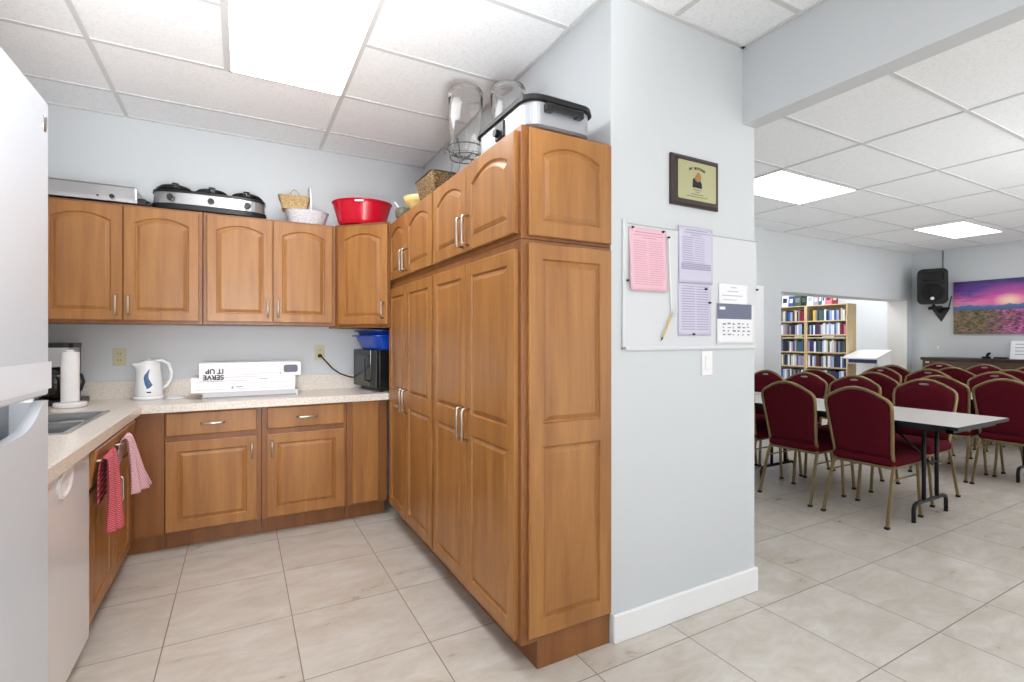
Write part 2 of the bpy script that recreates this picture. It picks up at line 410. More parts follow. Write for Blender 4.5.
# ------------------------------------------------------------ cabinets
def contour(w, h, i, arch, n=10):
    """inner outline of a door field, inset i, local (x, z); arched top rises by arch in the middle"""
    x0, x1, z0 = i, w - i, i
    pts = [(x0 + (x1 - x0) * k / n, z0) for k in range(n + 1)]
    zt = h - i
    tops = []
    for k in range(n + 1):
        u = 1 - 2 * k / n
        tops.append((x1 - (x1 - x0) * k / n, zt - arch * u * u))
    side = [(x1, z0 + (tops[0][1] - z0) * k / 3) for k in (1, 2)]
    side2 = [(x0, tops[-1][1] + (z0 - tops[-1][1]) * k / 3) for k in (1, 2)]
    return pts + side + tops + side2
def door_face(bm, w, h, t, fields, stile):
    """slab with raised-panel fields; front is local -Y, origin at lower-left back corner, y in 0..-t"""
    # fields: list of (z0, z1, arch)
    box(bm, 0.0015, w - .0015, -t + .009, 0, 0.0015, h - .0015)
    # stiles and rails as bevelled frame around the fields
    z = 0
    for fi, (z0, z1, arch) in enumerate(fields):
        s = stile; fh = z1 - z0
        def ring(i, y, a=arch): return [(x + s * 0, y, zz + z0) for x, zz in contour_field(w, fh, s, i, a)]
        lo = 0 if fi == 0 else (fields[fi - 1][1] + z0) / 2
        hi = h if fi == len(fields) - 1 else (z1 + fields[fi + 1][0]) / 2
        outer = outer_ring(w, lo, hi, len(ring(0, 0)))
        e = .004
        o_back = [(x, -t + .009, zz) for x, zz in outer]
        o_edge = [(x, -t + .003, zz) for x, zz in outer]
        o_in = [(min(max(x, e), w - e), -t, min(max(zz, lo + (e if fi == 0 else 0)), hi - (e if fi == len(fields) - 1 else 0))) for x, zz in outer]
        rings = [o_back, o_edge, o_in, ring(0, -t), ring(.005, -t + .0085), ring(.011, -t + .0088), ring(.015, -t + .006), ring(.027, -t + .0015), ring(.029, -t + .0005)]
        loft(bm, rings, False, True)
def contour_field(w, fh, s, i, arch, n=10):
    x0, x1 = s + i, w - s - i
    z0, zt = i, fh - i
    pts = [(x0 + (x1 - x0) * k / n, z0) for k in range(n)]
    side = [(x1, z0 + (zt - arch - z0) * k / 3) for k in range(3)]
    tops = [(x1 - (x1 - x0) * k / n, zt - arch * (1 - 2 * k / n) ** 2) for k in range(n)]
    side2 = [(x0, (zt - arch) + (z0 - zt + arch) * k / 3) for k in range(3)]
    return pts + side + tops + side2
def outer_ring(w, z0, z1, N, n=10):
    pts = [(w * k / n, z0) for k in range(n)]
    side = [(w, z0 + (z1 - z0) * k / 3) for k in range(3)]
    tops = [(w - w * k / n, z1) for k in range(n)]
    side2 = [(0, z1 + (z0 - z1) * k / 3) for k in range(3)]
    return pts + side + tops + side2
def bar_handle(parent, x, z, length, y, vertical=True, proj=.034):
    """bow pull handle on a front at local y (front toward -Y), centred at x,z"""
    bm = new(); h = length / 2
    if vertical: P = [(x, y, z - h), (x, y - proj * .9, z - h + .004), (x, y - proj, z - h + .012), (x, y - proj, z + h - .012), (x, y - proj * .9, z + h - .004), (x, y, z + h)]
    else: P = [(x - h, y, z), (x - h + .004, y - proj * .9, z), (x - h + .012, y - proj, z), (x + h - .012, y - proj, z), (x + h - .004, y - proj * .9, z), (x + h, y, z)]
    tube(bm, P, .0062, 8)
    return obj('handle', bm, NICKEL, parent, smooth=True)
def door(parent, x, z, w, h, arch=.035, stile=.055, t=.02, y=0, handle=None, fields=None, name='door', top=.055):
    """door as child of parent at local x,z; handle = (dx, zc, len)"""
    bm = new()
    if fields is None: fields = [(stile, h - top, arch)]
    door_face(bm, w, h, t, fields, stile)
    d = obj(name, bm, MAPLE, parent); d.location = (x, y, z)
    if handle: bar_handle(d, handle[0], handle[1], handle[2], -t, handle[3] if len(handle) > 3 else True)
    return d
def slab_front(parent, x, z, w, h, t=.02, y=0, handle=None, name='drawer', m=None):
    bm = new(); e = .006
    r = lambda i, yy: [(i, yy, i), (w - i, yy, i), (w - i, yy, h - i), (i, yy, h - i)]
    loft(bm, [r(0, 0), r(0, -t + .006), r(e, -t + .001), r(e + .002, -t)])
    d = obj(name, bm, m or MAPLE, parent); d.location = (x, y, z)
    if handle: bar_handle(d, w / 2, h / 2, handle, -t, False)
    return d

# --- wall cabinets on the back wall (front of frame y = 3.84)
def wall_cabinet(x0, x1, z0, z1, label, doors, hz):
    t = thing('wall_cabinet', label, 'kitchen cabinet', (x0, 3.84, z0), group=None)
    w = x1 - x0; h = z1 - z0
    part_box('body', MAPLE_D, t, 0, w, 0, YB - 3.84, 0, h, .002)
    for (dx0, dx1, side) in doors:
        dw = dx1 - dx0; hx = dw - .028 if side == 'R' else .028
        door(t, dx0 - x0, .02, dw, h - .035, .04, .055, handle=(hx, .095, .115))
    return t
wall_cabinet(-1.045, -.222, 1.405, 2.142, 'wall cabinet above the coffee maker, under the silver warming tray', [(-1.03, -.64, 'R'), (-.634, -.242, 'L')], 0)
wall_cabinet(-.218, .612, 1.405, 2.142, 'wall cabinet between the warming-tray cabinet and the corner cabinet', [(-.198, .19, 'R'), (.198, .588, 'L')], 0)
part_filler = new(); box(part_filler, -1.15, -1.047, 3.85, YB, 1.405, 2.142); tag(obj('wooden_strip', part_filler, MAPLE_D), 'narrow wooden strip between left wall and first wall cabinet', 'panel')
# diagonal corner wall cabinet
t = thing('corner_wall_cabinet', 'diagonal single-door corner wall cabinet carrying the red tub', 'kitchen cabinet', (.614, 3.84, 1.39))
bm = new()
foot = [(.0, 0), (.30, -.30), (.78, -.22), (.78, YB - 3.84), (0, YB - 3.84)]
foot = [(0, .0), (.318, -.318), (.32, -.25), (.77, -.25), (.77, YB - 3.84), (0, YB - 3.84)]
loft(bm, [[(x, y, 0) for x, y in foot], [(x, y, .757) for x, y in foot]]); obj('body', bm, MAPLE_D, t, bevel=.002)
dg_ = bpy.data.objects.new('door_hinge_side', None)
d = door(t, .022, .025, .405, .71, .04, .055, handle=(.405 - .028, .1, .115))
d.rotation_euler = (0, 0, -PI / 4); d.location = (.022 - .0, -.024, .025)
bpy.data.objects.remove(dg_)

# --- tall pantry cabinets; local frame: x = distance from far end towards the viewer, -y = out of the face
def tall_unit(ynear, yfar, label, doors, body_only_z, kind, z0, z1):
    t = thing(kind, label, 'kitchen cabinet', (.955, yfar, 0), -PI / 2)
    w = yfar - ynear
    return t, w
# local x -> world -y ; local y -> world +x
D = XS - .957
def tall_lower(yn, yf, label, d1, d2):
    t, w = tall_unit(yn, yf, label, None, None, 'pantry_cabinet', 0, 1.69)
    bm = new(); box(bm, 0, w, 0, D, .115, 1.700); box(bm, 0, w - .004, .075, D, 0, .1155); obj('body', bm, MAPLE_D, t, bevel=.0015)
    for (a, b, side) in (d1, d2):
        x = yf - b; dw = b - a; hx = dw - .028 if side == 'near' else .028
        door(t, x, .128, dw, 1.535, stile=.058, handle=(hx, .78, .15), fields=[(.06, .74, 0), (.83, 1.535 - .058, 0)])
    return t
def tall_upper(yn, yf, label, d1, d2):
    t, w = tall_unit(yn, yf, label, None, None, 'pantry_top_cabinet', 0, 0)
    t.location.z = 1.702
    part_box('body', MAPLE_D, t, 0, w, 0, D, 0, .443, .0015)
    for (a, b, side) in (d1, d2):
        x = yf - b; dw = b - a; hx = dw - .028 if side == 'near' else .028
        door(t, x, .022, dw, .405, arch=.045, stile=.058, handle=(hx, .095, .14))
    return t
N1, N2 = (2.178, 2.63, 'near'), (1.70, 2.17, 'far')
F1, F2 = (3.155, 3.565, 'near'), (2.66, 3.147, 'far')
tn = tall_lower(YM + .004, 2.643, 'tall pantry cabinet at the near end, beside the notice-board wall', N1, N2)
tf = tall_lower(2.645, 3.585, 'tall pantry cabinet at the far end, next to the microwave', F1, F2)
un = tall_upper(YM + .004, 2.643, 'top cabinet above the near pantry, under the roaster', N1, N2)
uf = tall_upper(2.645, 3.585, 'top cabinet above the far pantry, under the brown wicker basket', F1, F2)
# end panels facing the viewer (world -Y): parts of the near units, built in world axes then rotated into the unit
def end_panel(parent, z, h, fields, stile=.062, arch=0, toe=False):
    bm = new(); w = XS - .957 - .004 - .026
    door_face(bm, w, h, .018, fields, stile)
    o = obj('end_panel', bm, MAPLE, parent)
    o.rotation_euler = (0, 0, PI / 2)
    o.location = (parent_w(parent), .026, z)
    return o
def parent_w(p): return p.location.y - (YM + .004)
end_panel(tn, .14, 1.545, [(.062, .745, 0), (.835, 1.545 - .06, 0)])
end_panel(un, .012, .42, [(.06, .42 - .055, .04)])

# --- base cabinets on the back run (frame face y = 3.685)
YBASE = 3.685
def base_cabinet(x0, x1, label, dx0, dx1, hside):
    t = thing('base_cabinet', label, 'kitchen cabinet', (x0, YBASE, 0))
    w = x1 - x0
    bm = new(); box(bm, 0, w, 0, YB - YBASE, .115, .872); box(bm, 0, w, .075, YB - YBASE, 0, .1155); obj('body', bm, MAPLE_D, t, bevel=.0015)
    dw = dx1 - dx0; hx = dw - .03 if hside == 'R' else .03
    door(t, dx0 - x0, .125, dw, .55, arch=0, stile=.06, handle=(hx, .46, .1), top=.06)
    slab_front(t, dx0 - x0, .71, dw, .145, handle=.125)
    return t
base_cabinet(-.41, .118, 'base cabinet with drawer, left one under the stacked boxes', -.405, .092, 'R')
base_cabinet(.12, .66, 'base cabinet with drawer, right one toward the microwave corner', .15, .645, 'L')
bm = new(); box(bm, .662, .953, YBASE, YB, .115, .872); box(bm, .662, .953, YBASE + .075, YB, 0, .1155)
t = thing('filler_cabinet', 'plain wooden corner filler between base cabinet and tall pantry', 'panel', (0, 0, 0)); obj('body', bm, MAPLE_D, t, bevel=.0015)
bm = new(); box(bm, .70, .885, YBASE - .018, YBASE, .13, .868); obj('front_panel', bm, MAPLE, t, bevel=.002)
t = thing('corner_base_cabinet', 'plain corner base cabinet in the angle left of the drawers', 'kitchen cabinet', (0, 0, 0))
bm = new(); box(bm, -1.148, -.412, 3.535, YB, .115, .872); box(bm, -1.148, -.412 , 3.76, YB, 0, .1155); box(bm, -1.148, -.64, 3.535, 3.76, 0, .1155)
bm2 = new(); box(bm2, -1.148, -.56, 3.535, YB - .003, .115, .872); box(bm2, -.56, -.412, YBASE, YB - .003, .115, .872); box(bm2, -1.148, -.412, 3.76, YB - .003, 0, .1155); box(bm2, -1.148, -.64, 3.535, 3.76, 0, .1155); bm.free()
obj('body', bm2, MAPLE_D, t)

# --- sink base (faces +X); local x -> world +y, front -y -> world +x
SB = thing('sink_base_cabinet', 'wooden sink cabinet with two dish towels hanging on its front', 'kitchen cabinet', (-.57, 2.622, 0), PI / 2)
w = 3.532 - 2.622
bm = new(); box(bm, 0, w, 0, .018, .115, .872); box(bm, 0, w, .018, .575, .115, .66); box(bm, 0, .018, .018, .575, .66, .872); box(bm, w - .018, w, .018, .575, .66, .872); box(bm, 0, w, .075, .575, 0, .1155); obj('body', bm, MAPLE_D, SB)
door(SB, .012, .125, .43, .54, arch=0, stile=.06, handle=(.40, .44, .12), top=.06)
door(SB, .452, .125, .43, .54, arch=0, stile=.06, handle=(.03, .44, .12), top=.06)
sf = slab_front(SB, .012, .685, .87, .17, name='tilt_out_front'); sf.rotation_euler = (math.radians(-9) * -1, 0, 0)
# two short towel bars at the top of the sink front
for (cx) in (.13, .49):
    bm = new(); tube(bm, [(cx - .10, -.02, .80), (cx - .10, -.062, .80), (cx + .10, -.062, .80), (cx + .10, -.02, .80)], .005, 8); obj('towel_bar', bm, NICKEL, SB, smooth=True)

# --- worktop, L-shaped with sink cut-out
XC = -.53; YC = 3.635
bm = new()
zt, zb = .912, .874
sx0, sx1, sy0, sy1 = -1.04, -.645, 2.72, 3.45
for a in ((-1.148, sx0, 1.48, YB - .002), (sx0, sx1, 1.48, sy0), (sx0, sx1, sy1, YB - .002), (sx1, XC, 1.48, YB - .002), (XC, .945, YC, YB - .002), (.945, XS - .004, 3.59, YB - .002)): box(bm, *a, zb, zt)
top = thing('worktop', 'L-shaped speckled beige worktop with low backsplash', 'worktop', (0, 0, 0))
obj('slab', bm, COUNTER, top)
bm = new(); box(bm, XC - .001, XC + .012, 1.48, YC, zb - .008, zt - .001); box(bm, XC, .945, YC - .012, YC + .001, zb - .008, zt - .001); obj('front_edge', bm, COUNTER, top)
bm = new(); box(bm, -1.148, XS - .004, YB - .022, YB - .002, zt, 1.03); box(bm, -1.148, -1.128, 1.48, YB - .022, zt, 1.03); obj('backsplash', bm, COUNTER, top, bevel=.002)
# sink
sk = thing('kitchen_sink', 'double-bowl stainless steel sink set in the worktop', 'sink', ((sx0 + sx1) / 2, (sy0 + sy1) / 2, zt))
hx, hy = (sx1 - sx0) / 2, (sy1 - sy0) / 2
bm = new()
for a in ((-hx - .012, hx + .012, -hy - .012, -hy + .012), (-hx - .012, hx + .012, hy - .012, hy + .012), (-hx - .012, -hx + .03, -hy, hy), (hx - .012, hx + .012, -hy, hy), (-hx, hx, -.018, .018)): box(bm, *a, .0005, .006)
obj('rim', bm, STEEL, sk, bevel=.002)
for (y0, y1) in ((-hy + .012, -.016), (.016, hy - .012)):
    bm = new(); rings = []
    for i, z in ((0, .003), (.004, -.02), (.012, -.14), (.04, -.165)):
        rings.append([(x, y, z) for x, y in rrect(-hx + .028 + i, hx - .012 - i, y0 + i, y1 - i, .04)])
    loft(bm, rings, False, True); obj('bowl', bm, SINKST, sk, smooth=False)

# --- dishwasher
dw = thing('dishwasher', 'white built-in dishwasher between fridge and sink cabinet', 'dishwasher', (-.545, 2.02, 0), PI / 2)
part_box('body', APPL2, dw, .002, .596, .02, .58, .1, .868, .002)
bm = new(); box(bm, .004, .594, -.0, .022, .09, .866); obj('door', bm, APPL2, dw, bevel=.004)
part_box('toe_panel', APPL2, dw, .01, .59, .05, .09, .0, .1, .002)
bm = new()
P = [(.175, .805), (.20, .835), (.24, .846), (.29, .85), (.335, .85), (.355, .84), (.352, .81), (.33, .775), (.29, .756), (.24, .75), (.20, .765), (.18, .785)]
cx, cz = .265, .80
loft(bm, [[(x, 0, z) for x, z in P], [(x, -.006, z) for x, z in P], [(cx + (x - cx) * .85, -.008, cz + (z - cz) * .8) for x, z in P], [(cx + (x - cx) * .5, -.003, cz - .008 + (z - cz) * .35) for x, z in P]])
lab(obj('handle_pocket', bm, PLASTIC_W, dw), 'white scoop-shaped door pull')

# --- refrigerator (faces +X)
fr = thing('refrigerator', 'tall white top-freezer refrigerator cut off by the left edge', 'refrigerator', (-.358, .66, 0), PI / 2)
FW = 1.422 - .66
part_box('body', APPL, fr, .004, FW - .004, .075, .76, .02, 1.80, .006)
bm = new(); loft(bm, [[(x, y, z) for x, y in [(0, .07), (0, .02), (.006, .006), (.02, 0)] + [(FW - .035 + .035 * math.sin(a), .035 - .035 * math.cos(a)) for a in [PI / 2 * k / 8 for k in range(9)]] + [(FW, .07)]] for z in (1.192, 1.808)]); fz = obj('freezer_door', bm, APPL, fr, bevel=.005, seg=3)
# lower door with the scooped grip along its top
bm = new(); n = 40; fr_top = []; rings = []
def lip(u):   # u = distance from the far vertical edge
    return 1.178 if u < .02 else (1.178 - .055 * (1 - math.exp(-((u - .02) / .06) ** 1.4)))
pts = [(FW, lip(0))]
xs = [FW - FW * k / n * .999 for k in range(n + 1)]
front = [(x, 0, lip(FW - x)) for x in xs]
back = [(x, .02, lip(FW - x)) for x in xs]
fb = [(x, 0, .09) for x in xs]; bb = [(x, .02, .09) for x in xs]
loft(bm, [fb, front, back, bb], closed=False)
for ring in ((fb[0], front[0], back[0], bb[0]), (fb[-1], front[-1], back[-1], bb[-1])): bm.faces.new([bm.verts.new(p) for p in ring])
box(bm, 0, FW, .02, .07, .09, 1.085); box(bm, FW - .012, FW, .02, .07, 1.08, 1.178)
fd = obj('fridge_door', bm, APPL, fr); fd.location = (0, .008, 0)
bm = new(); box(bm, 0, FW - .012, .058, .07, 1.08, 1.178); lab(obj('grip_recess', bm, GREYP, fd, bevel=.003), 'grey back of the grip recess')
bm = new(); cyl(bm, (FW - .03, .035, 1.178), (FW - .03, .035, 1.194), .012, seg=12); obj('hinge', bm, PLASTIC_W, fr)
bm = new(); lathe(bm, [(.001, 0), (.9, 0), (1, .2), (.9, .4), (.001, .4)], (0, 0, 0), 24, .011, .019)
for v in bm.verts: v.co = Vector((v.co.x + FW - .055, -v.co.z * .006, v.co.y + 1.757))
lab(obj('emblem', bm, NICKEL, fz, smooth=True), 'small oval metal emblem')
part_box('label_sheet', mat('label_film', rgb(212, 212, 217), .3, var=.01), fz, FW - .36, FW - .012, -.0008, .0002, 1.205, 1.262, 0)
# ------------------------------------------------------------ things on the worktop
ZT = zt + .0005
# coffee maker
cm = thing('coffee_maker', 'black and steel drip coffee maker in the corner behind the paper towels', 'coffee maker', (-.985, 4.0, ZT)); cm.scale = (1, 1, 1.15)
bm = new(); loft(bm, [[(x, y, z) for x, y in rrect(-.10, .135, -.13, .12, .04)] for z in (0, .022, .028)]); obj('base', bm, BLACK, cm)
bm = new(); loft(bm, [[(x, y, z) for x, y in rrect(-.10, .09, .03, .12, .03)] for z in (.028, .31)]); obj('water_tank', bm, BLACK, cm)
bm = new(); loft(bm, [[(x, y, z) for x, y in rrect(-.10, .09, -.11, .12, .04)] for z in (.20, .30)]); lab(obj('brew_head', bm, STEEL, cm), 'stainless steel brew head')
bm = new(); loft(bm, [[(x, y, z) for x, y in rrect(-.105, .095, -.115, .12, .04)] for z in (.30, .318, .325)]); obj('lid', bm, BLACK, cm)
bm = new(); lathe(bm, [(.045, .03), (.068, .04), (.074, .09), (.066, .13), (.052, .16), (.048, .165)], (0, -.035, 0), 28); cf = obj('carafe', bm, SMOKE, cm, smooth=True)
bm = new(); lathe(bm, [(.052, .155), (.055, .168), (.05, .195), (.02, .198)], (0, -.035, 0), 28); obj('carafe_lid', bm, BLACK, cf, smooth=True)
bm = new(); tube(bm, [(.05, -.035, .165), (.09, -.035, .17), (.122, -.035, .15), (.13, -.035, .115), (.118, -.035, .075), (.09, -.035, .055), (.066, -.035, .055)], .009, 10, flat=1.3); obj('carafe_handle', bm, BLACK, cf, smooth=True)
# paper towel
pt = thing('paper_towel_holder', 'white paper towel roll upright on a round white stand', 'paper towel holder', (-.875, 3.78, ZT))
bm = new(); lathe(bm, [(.072, 0), (.078, .008), (.076, .028), (.04, .032)], seg=36); obj('base', bm, PLASTIC_W, pt, smooth=False, bevel=.002)
bm = new(); lathe(bm, [(.02, .034), (.0415, .034), (.042, .036), (.042, .316), (.041, .32), (.02, .32), (.018, .322)], seg=36); obj('paper_roll', bm, mat('towel_paper', rgb(240, 240, 241), .9, bump=.3, bscale=120), pt)
bm = new(); cyl(bm, (0, 0, .03), (0, 0, .33), .009, seg=16); lathe(bm, [(.022, .322), (.024, .328), (.015, .334), (.004, .336)], seg=20); obj('post', bm, PLASTIC_W, pt, smooth=True)
# kettle
kt = thing('electric_kettle', 'white electric kettle with a blue level window', 'kettle', (-.535, 4.04, ZT)); kt.scale = (.93, .93, .98)
bm = new(); lathe(bm, [(.09, 0), (.094, .006), (.092, .02), (.075, .024)], seg=36); obj('power_base', bm, PLASTIC_W, kt, smooth=True)
bm = new(); rings = []
for r, z, sp in ((.082, .022, 0), (.085, .03, 0), (.083, .08, 0), (.078, .14, 0), (.071, .19, .006), (.068, .215, .022), (.069, .236, .04), (.066, .245, .028)):
    ring = []
    for k in range(36):
        a = 2 * PI * k / 36; rr = r + sp * max(0, math.cos(a - PI)) ** 6
        ring.append((rr * math.cos(a), rr * math.sin(a), z))
    rings.append(ring)
loft(bm, rings); obj('jug', bm, PLASTIC_W, kt, smooth=True)
bm = new(); lathe(bm, [(.062, .243), (.058, .256), (.03, .266), (.012, .27), (.01, .276), (.001, .277)], seg=30); obj('lid', bm, PLASTIC_W, kt, smooth=True)
bm = new(); tube(bm, [(.035, 0, .255), (.075, 0, .262), (.115, 0, .235), (.133, 0, .18), (.13, 0, .13), (.11, 0, .09), (.08, 0, .068)], [.011, .013, .013, .012, .011, .011, .012], 12, flat=1.3); obj('handle', bm, PLASTIC_W, kt, smooth=True)
bm = new()
def kr(z): return .0862 - (z - .03) * .082
cur = [(.0, .205, .002), (-.008, .185, .007), (-.018, .165, .013), (-.020, .145, .016), (-.012, .12, .020), (-.003, .10, .024), (-.004, .085, .014), (-.012, .075, .006)]
L_ = [( (cx - hw), z) for cx, z, hw in cur]; R_ = [((cx + hw), z) for cx, z, hw in cur]
def onjug(x, z, off=.0012): r = kr(z) + off; return (x * .9 + .012, -math.sqrt(max(0, r * r - (x * .9 + .012) ** 2)), z)
loft(bm, [[onjug(a[0], a[1]), onjug((a[0] + b[0]) / 2, a[1], .002), onjug(b[0], b[1])] for a, b in zip(L_, R_)], closed=False)
lab(obj('level_window', bm, mat('kettle_blue', rgb(60, 96, 140), .3, var=.1), kt, solid=.001), 'blue curved level window')
bm = new(); loft(bm, [[onjug(x, z) for x in (-.016, 0, .012)] for z in (.047, .055)], closed=False); obj('logo_plate', bm, INK, kt, solid=.001)
bm = new()
cordp = [(-.45, 3.98), (-.42, 3.95), (-.38, 3.93), (-.345, 3.94), (-.33, 3.965), (-.36, 3.99), (-.40, 4.0), (-.44, 4.03), (-.42, 4.08), (-.38, 4.10)]
tube(bm, [(x, y, ZT + .006) for x, y in cordp], .0055, 8); tag(obj('kettle_cord', bm, PLASTIC_W, smooth=True), 'white looped power cord beside the kettle', 'cord')
# boxes, stacked
fb_ = thing('foil_roll_box', 'long grey cutter-edged box, lowest of the stacked boxes', 'box', (.07, 3.93, ZT))
bm = new(); box(bm, -.29, .285, -.115, .12, 0, .045); obj('carton', bm, mat('pale_carton', rgb(208, 208, 214), .7, var=.05, scale=30), fb_, bevel=.002)
bm = new()
for k in range(56): a = -.285 + k * .01; box(bm, a, a + .006, -.119, -.114, .004, .014)
o = obj('serrated_strip', bm, mat('grey_speckle', rgb(110, 106, 108), .6, var=.4, scale=200), fb_)
b2 = thing('serving_kit_box', 'white box in the middle of the box stack', 'box', (.04, 3.95, ZT + .0455))
bm = new(); box(bm, -.325, .295, -.15, .15, 0, .098); obj('carton', bm, PAPER, b2, bevel=.002)
bm = new(); box(bm, -.29, .05, -.151, -.15, .072, .074); box(bm, -.1, .27, -.151, -.15, .056, .0575); box(bm, -.3, .26, -.151, -.15, .018, .0195); box(bm, .07, .12, -.151, -.15, .078, .082); box(bm, -.07, -.03, -.151, -.15, .028, .034); box(bm, -.095, -.085, -.151, -.15, .022, .036); obj('print', bm, INKG, b2)
b1 = thing('serve_it_up_box', 'white box printed SERVE IT UP upside down, topmost of the stack', 'box', (.065, 3.945, ZT + .144))
bm = new(); box(bm, -.305, .305, -.15, .15, 0, .094); obj('carton', bm, PAPER, b1, bevel=.002)
text('lettering', 'SERVE\nIT UP', .044, INK, b1, (-.165, -.1508, .015), (PI / 2, PI, 0), 'LEFT', bold=.0012)
bm = new(); box(bm, -.16, .10, -.151, -.15, .012, .0135); box(bm, -.06, .17, -.151, -.15, .022, .0235); box(bm, -.15, .14, -.151, -.15, .055, .056); box(bm, .17, .18, -.151, -.15, .012, .02); obj('print', bm, INKG, b1)
bm = new(); loft(bm, [[(x, y, z) for x, z in rrect(.195, .285, .022, .074, .014)] for y in (-.15, -.1512)]); obj('tray_picture', bm, mat('printed_grey', rgb(104, 102, 116), .6, var=.25, scale=60), b1)
# outlets on the wall
def outlet(label, x, y, z, m=BEIGE, w=.072, h=.115, face=(0, 0, 0), switch=False):
    t = thing('wall_switch' if switch else 'wall_outlet', label, 'light switch' if switch else 'outlet', (x, y, z), face[2])
    bm = new(); box(bm, -w / 2, w / 2, -.006, 0, -h / 2, h / 2); obj('cover_plate', bm, m, t, bevel=.003)
    if switch:
        part_box('rocker', m, t, -.016, .016, -.010, -.005, -.033, .033, .002)
    else:
        for dz in (-.022, .022):
            bm = new(); lathe(bm, [(.016, 0), (.015, .004)], seg=20)
            for v in bm.verts: v.co = Vector((v.co.x, -.005 - v.co.z, v.co.y + dz))
            s = obj('socket', bm, m, t)
            bm = new(); box(bm, -.008, -.005, -.0098, -.0088, dz - .006, dz + .006); box(bm, .005, .008, -.0098, -.0088, dz - .006, dz + .006); obj('slots', bm, INK, s)
    return t
outlet('beige wall outlet left of the kettle', -.713, YB, 1.19)
outlet('beige wall outlet with a black cord plugged in', .544, YB, 1.20)
# microwave
mw = thing('microwave', 'black microwave oven in the corner beside the tall pantry', 'microwave', (.86, 3.86, .955), -PI / 2 - .22 + PI * 0)
mw.rotation_euler = (0, 0, -PI / 2 + .18)
mw.location = (.80, 4.085, .945)
W_, H_, D_ = .43, .285, .34
part_box('body', BLACK, mw, 0, W_, .015, D_, .0, H_, .004)
bm = new(); box(bm, 0, W_ * .76, -.012, .015, .004, H_ - .002); md = obj('door', bm, BLACKG, mw, bevel=.004)
part_box('window', mat('microwave_window', rgb(58, 60, 64), .15, var=.1), md, .035, W_ * .62, -.0135, -.011, .05, H_ - .045, .001)
part_box('control_panel', BLACK, mw, W_ * .765, W_, -.01, .015, .004, H_ - .002, .003)
bm = new(); tube(bm, [(W_ * .70, -.012, .05), (W_ * .70, -.04, .06), (W_ * .70, -.04, H_ - .06), (W_ * .70, -.012, H_ - .05)], .006, 8); obj('handle', bm, BLACK, md, smooth=True)
bm = new()
for x in (.04, W_ - .04):
    for y in (.05, D_ - .04): cyl(bm, (x, y, -.022), (x, y, .002), .012, seg=12)
obj('feet', bm, RUBBER, mw)
bm = new(); loft(bm, [[(x, y, z) for x, y in rrect(*a, .05)] for a, z in (((.80, 1.32, 3.66, 4.11), 0), ((.775, 1.345, 3.635, 4.135), .009), ((.785, 1.335, 3.645, 4.125), .009), ((.81, 1.31, 3.67, 4.10), .004))])
o = obj('tray', bm, PLASTIC_W); o.location = (0, 0, ZT); tag(o, 'flat white plastic tray under the microwave', 'tray')
bm = new()
tube(bm, [(.544, YB - .012, 1.178), (.55, YB - .04, 1.175), (.58, YB - .05, 1.14), (.63, YB - .05, 1.08), (.69, YB - .05, 1.035), (.75, YB - .055, 1.012), (.80, YB - .045, 1.0), (.86, YB - .04, 1.0), (.9, YB - .04, .99)], .0055, 8)
mc = obj('power_cable', bm, CORDM, smooth=True); tag(mc, 'black power cord running from the outlet to the microwave', 'cord')
bm = new(); box(bm, .53, .558, YB - .035, YB - .0105, 1.165, 1.19); obj('plug', bm, CORDM, mc, bevel=.004)
# stacked blue tubs on the microwave
ang = -PI / 2 + .18
def tub(label, z, s, m, x=.955, y=3.85):
    bm = new(); rings = []
    for i, zz in ((.045, 0), (.02, .06), (.008, .095), (-.012, .098), (-.012, .104), (.012, .1), (.05, .006)):
        rings.append([(xx * s, yy * s, zz) for xx, yy in rrect(-.2 + i, .2 - i, -.135 + i, .135 - i, .06)])
    loft(bm, rings); o = obj('plastic_tub', bm, m, smooth=False); o.location = (x, y, z); o.rotation_euler = (0, 0, ang); tag(o, label, 'tub'); return o
tub('blue plastic tub standing on the microwave', .945 + .2865, 1.12, BLUE)
tub('dark blue tub nested in the tub on the microwave', .945 + .2865 + .038, 1.03, mat('dark_blue_plastic', rgb(14, 52, 140), .3, var=.1))

# towels -------------------------------------------------------
def towel(name, label, rows, m, n=18):
    """rows: list of (p_left, p_right) vectors down the cloth, with a rippled wave across"""
    bm = new(); uvl = bm.loops.layers.uv.new('UVMap'); vs = []
    for j, (a, b, amp) in enumerate(rows):
        a, b = Vector(a), Vector(b); r = []
        d = (b - a); nrm = Vector((d.y, -d.x, 0)).normalized() if d.length > 0 else Vector((1, 0, 0))
        for i in range(n):
            u = i / (n - 1); r.append(bm.verts.new(a + d * u + nrm * amp * math.sin(u * PI * 5 + j * .25)))
        vs.append(r)
    for j in range(len(vs) - 1):
        for i in range(n - 1):
            f = bm.faces.new((vs[j][i], vs[j][i + 1], vs[j + 1][i + 1], vs[j + 1][i]))
            for lp, (u, v) in zip(f.loops, ((i, j), (i + 1, j), (i + 1, j + 1), (i, j + 1))): lp[uvl].uv = (u / n * 1.2, v / len(vs) * 1.6)
    o = obj(name, bm, m, smooth=True, solid=.004, sub=1); tag(o, label, 'towel'); return o
rows = []
for k in range(11):   # back flap (short), over the bar, then the long front
    u = k / 10
    rows.append(((-.496 + .004, 2.63 + .03 * u, .812 - .33 * u), (-.50 + .032 * u, 2.84 + .04 * math.sin(u * 3), .822 - .37 * u), .007 + .006 * u))
rows = [((-.528, 2.66, .60), (-.528, 2.82, .62), .002), ((-.528, 2.65, .72), (-.526, 2.83, .74), .002), ((-.520, 2.65, .80), (-.520, 2.83, .81), .002), ((-.507, 2.64, .812), (-.507, 2.83, .822), .002)] + rows
